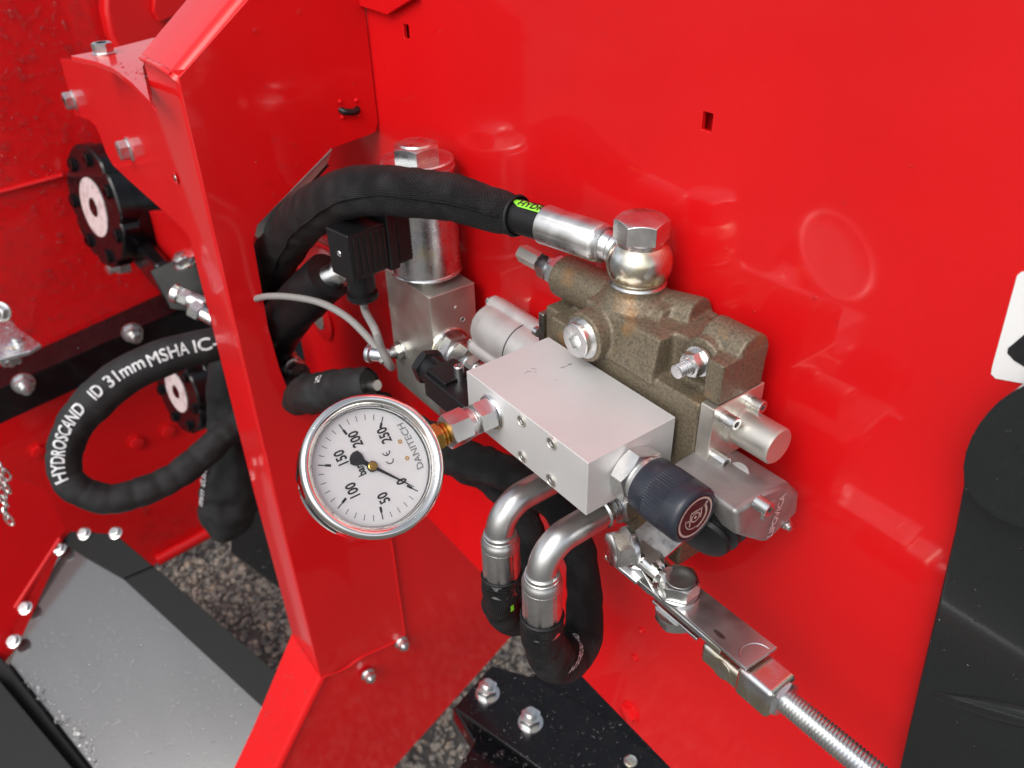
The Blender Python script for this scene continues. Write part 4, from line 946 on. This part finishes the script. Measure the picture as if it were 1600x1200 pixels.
# hanging sleeve behind the post
hs_ = thing('hanging_hose', dp(360, 700, 100), 'crumpled black sleeve hanging down behind the red post, wider at its lower end', 'hydraulic hose')
q = [(352, 540, 100, 2.2), (356, 600, 101, 2.6), (362, 660, 103, 3.0), (364, 720, 104, 3.3), (358, 780, 106, 3.6), (352, 812, 107, 3.2), (352, 830, 108, 2.0)]
p6, par = catmull([dp(a, b, c) for a, b, c, _ in q], .4); MB().tube(p6, lerp_list([v[3] for v in q], par), 56, rf=wr(12, .22, .25, 1.6)).build('sleeve', 'plainsleeve', hs_, fix=False, sharp=60)
text_on('sleeve_print', 'mm 0.ffe', 1.7, on_hose(list(reversed(p6)), 3.3, 8.0, radians(62), .6, flip=1), 'whiteink', hs_, cut=.5, bold=.04)

# ================================================================== SOLENOID VALVE
sv = thing('solenoid_valve', (-22.1, -3.2, 58), 'bare aluminium block carrying a shiny upright solenoid can with hex nut, near the panel corner', 'solenoid valve')
MB().box((-25.3, -5.15, 57.5), (-18.8, -1.2, 68.0)).build('block', 'alu2', sv, bevel=.05)
sc_ = V((-22.15, -3.2, 0))
MB().lathe(sc_+Z*67.95, Z, [(1.5, 0), (1.5, .12), (1.35, .14), (1.35, .7)], 48).build('neck', 'zinc', sv)
MB().lathe(sc_+Z*68.5, Z, [(2.3, 0), (2.66, .05), (2.7, .14), (2.66, .24), (2.6, .28), (2.6, 7.7), (2.62, 7.75), (2.62, 7.95), (2.5, 8.0), (2.5, 8.15), (2.56, 8.2), (2.56, 8.4), (2.46, 8.5)], 64).build('coil_can', 'zinc', sv, sharp=25)
MB().hexa(sc_+Z*77.0, Z, 3.0, .95, up=(.6, 1, 0)).build('hex_nut', 'zinc', sv)
mb = MB(); mb.lathe(sc_+Z*77.95, Z, [(1.25, 0), (1.15, .12), (.9, .18)], 40); mb.build('nut_crown', 'zinc', sv)
text_on('nut_stamp', 'MADE IN EU', .34, lambda x, y: sc_+Z*78.16+V((sin(x/1.0)*(1.0+y), -cos(x/1.0)*(1.0+y), 0)), 'alu', sv) if False else None
for px, py, ax_ in ((640, 546, -Y),): 
    p = at(px-12, py, 'y', -5.15); nut(sv, p, -Y, af=1.1, h=.6, r=.4, stud=1.2)
p = at(590, 496, 'x', -25.3); nut(sv, V((-25.3, -4.2, p.z)), (-1, 0, 0), af=1.0, h=.6, r=.4, stud=.4)
sp2 = at(703, 545, 'x', -18.8); A = X
MB().lathe(sp2, A, [(1.75, 0), (1.78, .1), (1.7, .2), (1.4, .2)], 40).build('seal', 'yzinc', sv)
mb = MB(); mb.hexa(sp2+A*.18, A, 2.6, 1.0, both=True, up=(0, .2, 1)); mb.lathe(sp2+A*1.1, A, [(1.1, 0), (1.1, .3), (1.0, .35)], 36); mb.build('hex_fitting', 'zinc', sv)
mb = MB(); mb.hexa(sp2+A*1.5, A, 2.2, 1.3, both=True, up=(0, .5, 1)); mb.hexa(sp2+A*3.0, A, 1.7, .9, both=True); mb.cyl(sp2+A*1.3, sp2+A*6.5, .75); mb.build('union_nut', 'zinc', sv)
mb = MB(); mb.lathe(at(712, 480, 'x', -18.8), X, [(.14, 0), (.12, .02), (.04, .05)], 16); mb.lathe(at(723, 499, 'x', -18.8), X, [(.2, 0), (.17, .02), (.15, .0)], 16); mb.build('stamp_marks', 'alu', sv)
drops(sv, lambda: (lambda a, z: (V((sc_.x+2.6*cos(a), sc_.y+2.6*sin(a), z)), V((cos(a), sin(a), 0))))(random.uniform(-2.2, .2), random.uniform(69.5, 76)), 60, .03, .08)
# plug connector
cn_ = thing('coil_connector', (-20.7, -8.5, 70), 'square black ribbed plug on the shiny solenoid can, grey cable below it', 'electrical plug')
RZm = Matrix.Rotation(radians(9), 3, 'Z'); pv = (-22.15, -3.2, 0)
def rbox(a, b): return MB().box((sc_.x+a[0], sc_.y+a[1], a[2]), (sc_.x+b[0], sc_.y+b[1], b[2]), rot=RZm, piv=(sc_.x, sc_.y, (a[2]+b[2])/2))
rbox((-1.35, -3.4, 70.5), (1.35, -2.2, 74.2)).build('coil_base', 'plastic', cn_, bevel=.12)
rbox((-1.45, -4.3, 70.3), (1.45, -3.45, 74.4)).build('flange', 'plastic', cn_, bevel=.12)
rbox((-1.25, -7.4, 70.5), (1.25, -4.2, 73.9)).build('housing', 'plastic', cn_, bevel=.14)
for k in range(6): rbox((1.2, -7.1+k*.5, 70.8), (1.33, -6.85+k*.5, 73.6)).build('rib', 'plastic', cn_, bevel=.05)
sw = V(pv)+RZm @ V((0, -7.4, 0)); socket(cn_, V((sw.x, sw.y, 72.3)), RZm @ V((0, -1, 0)), r=.22, h=.05)
gl = V(pv)+RZm @ V((0, -6.0, 0)); gl.z = 70.6
MB().lathe(gl, -Z, [(1.0, 0), (1.0, 1.4), (.86, 1.45), (.86, 1.7), (1.12, 1.75), (1.12, 2.1), (.9, 2.3), (.4, 2.35)], 32).build('cable_gland', 'plastic', cn_)
c1 = thing('upper_cable', gl-Z*2.3, 'thin grey cable dropping from the square black plug to the block bolt', 'cable')
p7, _ = catmull([gl-Z*2.0, gl-Z*3.2, dp(586, 515, 54), dp(596, 545, 54.5), dp(607, 566, 55), dp(612, 574, 56), dp(604, 566, 57)], .3); MB().tube(p7, .28, 16).build('jacket', 'cable', c1)
c2 = thing('long_cable', dp(500, 475, 60), 'grey cable curving from behind the red post across the black tube to the block', 'cable')
p8, _ = catmull([dp(395, 468, 66), dp(418, 463, 64), dp(455, 464, 62), dp(500, 473, 60), (dp(540, 494, 58)), dp(572, 524, 56.5), dp(592, 550, 55.6), dp(600, 566, 55.4)], .3); MB().tube(p8, .27, 16).build('jacket', 'cable', c2)
mb = MB(); a = dp(575, 552, 56); b = dp(605, 556, 55.5); mb.cyl(a, b, .5, ch=.08); mb.lathe(a, b-a, [(.62, 0), (.66, .1), (.66, .3), (.5, .4)], 20); mb.build('clamp_screw', 'zinc', c2)

# lower black plug
lc = thing('valve_connector', at(690, 610, 'z', 66), 'flat black electrical plug with cable gland beside the left end of the aluminium block', 'electrical plug')
zc_ = 67.2; q0, q1, q2 = at(661, 583, 'z', zc_), at(719, 631, 'z', zc_), at(744, 572, 'z', zc_)
x0, x1 = q0.x, q1.x; y0 = (q0.y+q1.y)/2; y1 = y0+2.6
MB().box((x0, y0, zc_-1.7), (x1+.4, y1, zc_)).build('housing', 'plastic', lc, bevel=.12)
MB().box((x0-.0, y0+.25, zc_-.1), (x0+2.2, y1-.2, zc_+.25)).build('lid', 'plastic', lc, bevel=.1)
MB().box((x1-1.8, y0+1.5, zc_-.1), (x1+.8, y1+.9, zc_+.35)).build('latch', 'plastic', lc, bevel=.1)
g0 = V((x0+.1, y0+1.3, zc_-.75))
mb = MB(); mb.cyl(g0, g0+V((-1.3, 0, 0)), 1.0); mb.hexa(g0+V((-1.2, 0, 0)), (-1, 0, 0), 2.1, .7, both=True, up=(0, .3, 1)); mb.build('gland', 'plastic', lc)
socket(lc, at(718, 592, 'z', zc_), Z, r=.32, h=1.0)
mb = MB(); mb.cyl((x1+.2, y0+1.2, zc_-.9), (-5.15, y0+1.2, zc_+1.6), .9); mb.build('socket_base', 'plastic', lc)

# ================================================================== LINKAGE
lk = thing('lever_linkage', (8, -7, 61.5), 'bright zinc clevis with two hex bolts below the knob, holding the threaded rod', 'linkage')
zp = 62.0
c_ = [at(a, b, 'z', zp) for a, b in ((1166, 1046), (1214, 1011))]
yA, yB, xE = c_[0].y, c_[1].y, c_[0].x
MB().plate([V((4.9, yA+.15, zp)), V((xE-.05, yA, zp)), V((xE+.1, yB, zp)), V((4.9, yB-.15, zp))], (0, 0, -.22)).build('clevis_plate', 'satin', lk, bevel=.04)
MB().box((5.4, yA+.02, zp-.55), (xE-1.6, yA+.2, zp-.2)).build('clevis_web', 'zinc', lk, bevel=.05)
MB().box((6.6, yA+.25, zp-1.35), (xE-3.2, yB, zp-1.15)).build('lower_plate', 'zinc', lk, bevel=.05)
hb_ = at(1060, 925, 'z', zp)
MB().lathe(hb_, Z, [(1.1, 0), (1.12, .05), (1.12, .18), (1.0, .2)], 40).build('spring_washer', 'zinc', lk)
p = hb_+Z*.25
hx = MB().hexa(p, Z, 1.85, .85, up=(.5, 1, 0), c=.94).build('bolt_head', 'crimp', lk)
mb = MB(); mb.lathe(p+Z*.835, Z, [(.80, .0), (.78, .035), (.50, .035), (.47, .018), (.01, .018)], 40); mb.build('bolt_stamp', 'satin', lk)
mb = MB(); mb.hexa(hb_-Z*1.42, -Z, 1.85, .8, both=True, up=(.2, 1, 0)); mb.lathe(hb_-Z*1.36, -Z, [(1.1, 0), (1.1, .2)], 32); mb.build('lower_nut', 'zinc', lk)
# hole and rounded emboss in the plate
mb = MB(); q = at(1124, 991, 'z', zp+.002); mb.add([q+V((cos(2*pi*k/24)*.36, sin(2*pi*k/24)*.14, 0)) for k in range(24)], [tuple(range(24))]); mb.build('slot', 'steel', lk, fix=False)
q = at(1186, 1030, 'z', zp); mb = MB(); pth = [q+V((-.1-.85*sin(radians(a)), cos(radians(a))*.88, .0)) for a in range(0, 181, 10)]; mb.tube([V((min(p.x, xE-.06), p.y, zp)) for p in pth], .035, 8); mb.build('pressed_edge', 'zinc', lk)
# twisted bracket toward valve with side bolt
sb = at(975, 858, 'y', -8.0)
mb = MB(); mb.plate([V((3.9, -7.7, 62.6)), V((5.9, -7.7, 62.6)), V((6.9, -7.7, 61.75)), V((6.5, -7.7, 61.3)), V((3.9, -7.7, 61.6))], (0, .25, 0)); mb.build('side_lug', 'zinc', lk, bevel=.05)
pth = [at(960, 790, 'y', -4.5), at(985, 815, 'y', -5.2), at(1005, 838, 'y', -6.0), at(1012, 850, 'y', -6.6)]
mb = MB(); a0_ = at(945, 835, 'y', -6.8); a1_ = at(1018, 795, 'y', -4.2); a2_ = at(1045, 835, 'y', -4.6); a3_ = at(990, 872, 'y', -7.0)
mb.plate([V((3.6, -8.3, 62.3)), V((4.1, -4.4, 64.1)), V((6.2, -4.4, 63.6)), V((5.8, -8.0, 61.9))], (0, 0, -.25)); mb.build('angle_bracket', 'zinc', lk, bevel=.05)
MB().hexa(sb+V((0, .2, 0)), (-.35, -1, .1), 1.75, .95, up=(.4, 0, 1), c=.94).build('side_bolt', 'crimp', lk)
MB().lathe(sb+V((0.05, .38, 0)), (-.35, -1, .1), [(1.1, -.1), (1.12, .0), (1.1, .2)], 32).build('side_washer', 'zinc', lk)
mb = MB(); q = [at(1000, 868, 'y', -7.2), at(1020, 880, 'y', -7.3), at(1035, 898, 'y', -7.4)]; mb.tube(q, [.75, .7, .6], 16, rf=wr(4, .3, 1.2, 2)); mb.build('formed_neck', 'chrome', lk)
# fork / coupling
yc = (yA+yB)/2
fk0 = at(1160, 1062, 'y', yc-.2); fk1 = at(1222, 1090, 'y', yc-.2)
zr = at(1225, 1092, 'y', yc).z; xr = at(1225, 1092, 'y', yc).x
MB().box((xr-4.5, yc-.9, zr-1.0), (xr-1.6, yc+.95, zr+.35)).build('fork_tongue', 'yzinc', lk, bevel=.3, seg=4)
MB().lathe((xr-3.1, yc-.88, zr-.3), -Y, [(.62, 0), (.6, .05), (.4, .06)], 40).build('fork_boss', 'yzinc', lk)
MB().box((xr-2.2, yc-1.0, zr-1.0), (xr-.1, yc+1.0, zr+.95)).build('fork_block', 'yzinc', lk, bevel=.28, seg=3)
rd = thing('threaded_rod', (xr+3, yc, zr), 'straight bright threaded rod running down to the bottom edge of the photo', 'threaded rod')
R1, R0 = .65, .53; n = 32; pit = .18; end = V((xr+9.5, yc, zr+0.15)); A = (end-V((xr-.3, yc, zr))).normalized(); st_ = V((xr-.3, yc, zr)); Lr = 10.5; rows = int(Lr/pit*4)
u_ = A.orthogonal().normalized(); w_ = A.cross(u_); vs = []
for i in range(rows+1):
    for k in range(n):
        t = 2*pi*k/n; h = i*pit/4; ph = (h/pit-k/n) % 1; r = R0+(R1-R0)*(1-abs(ph*2-1)); vs.append(st_+A*h+(u_*cos(t)+w_*sin(t))*r)
fs = [(i*n+k, i*n+(k+1) % n, (i+1)*n+(k+1) % n, (i+1)*n+k) for i in range(rows) for k in range(n)]
MB().add(vs, fs).build('thread', 'zinc', rd, fix=False, sharp=70)
MB().hexa((xr-.15, yc, zr), X, 1.75, .3, both=True).build('jam_nut', 'zinc', rd)

for o in bpy.data.objects:
    if '_w' in o: del o['_w']
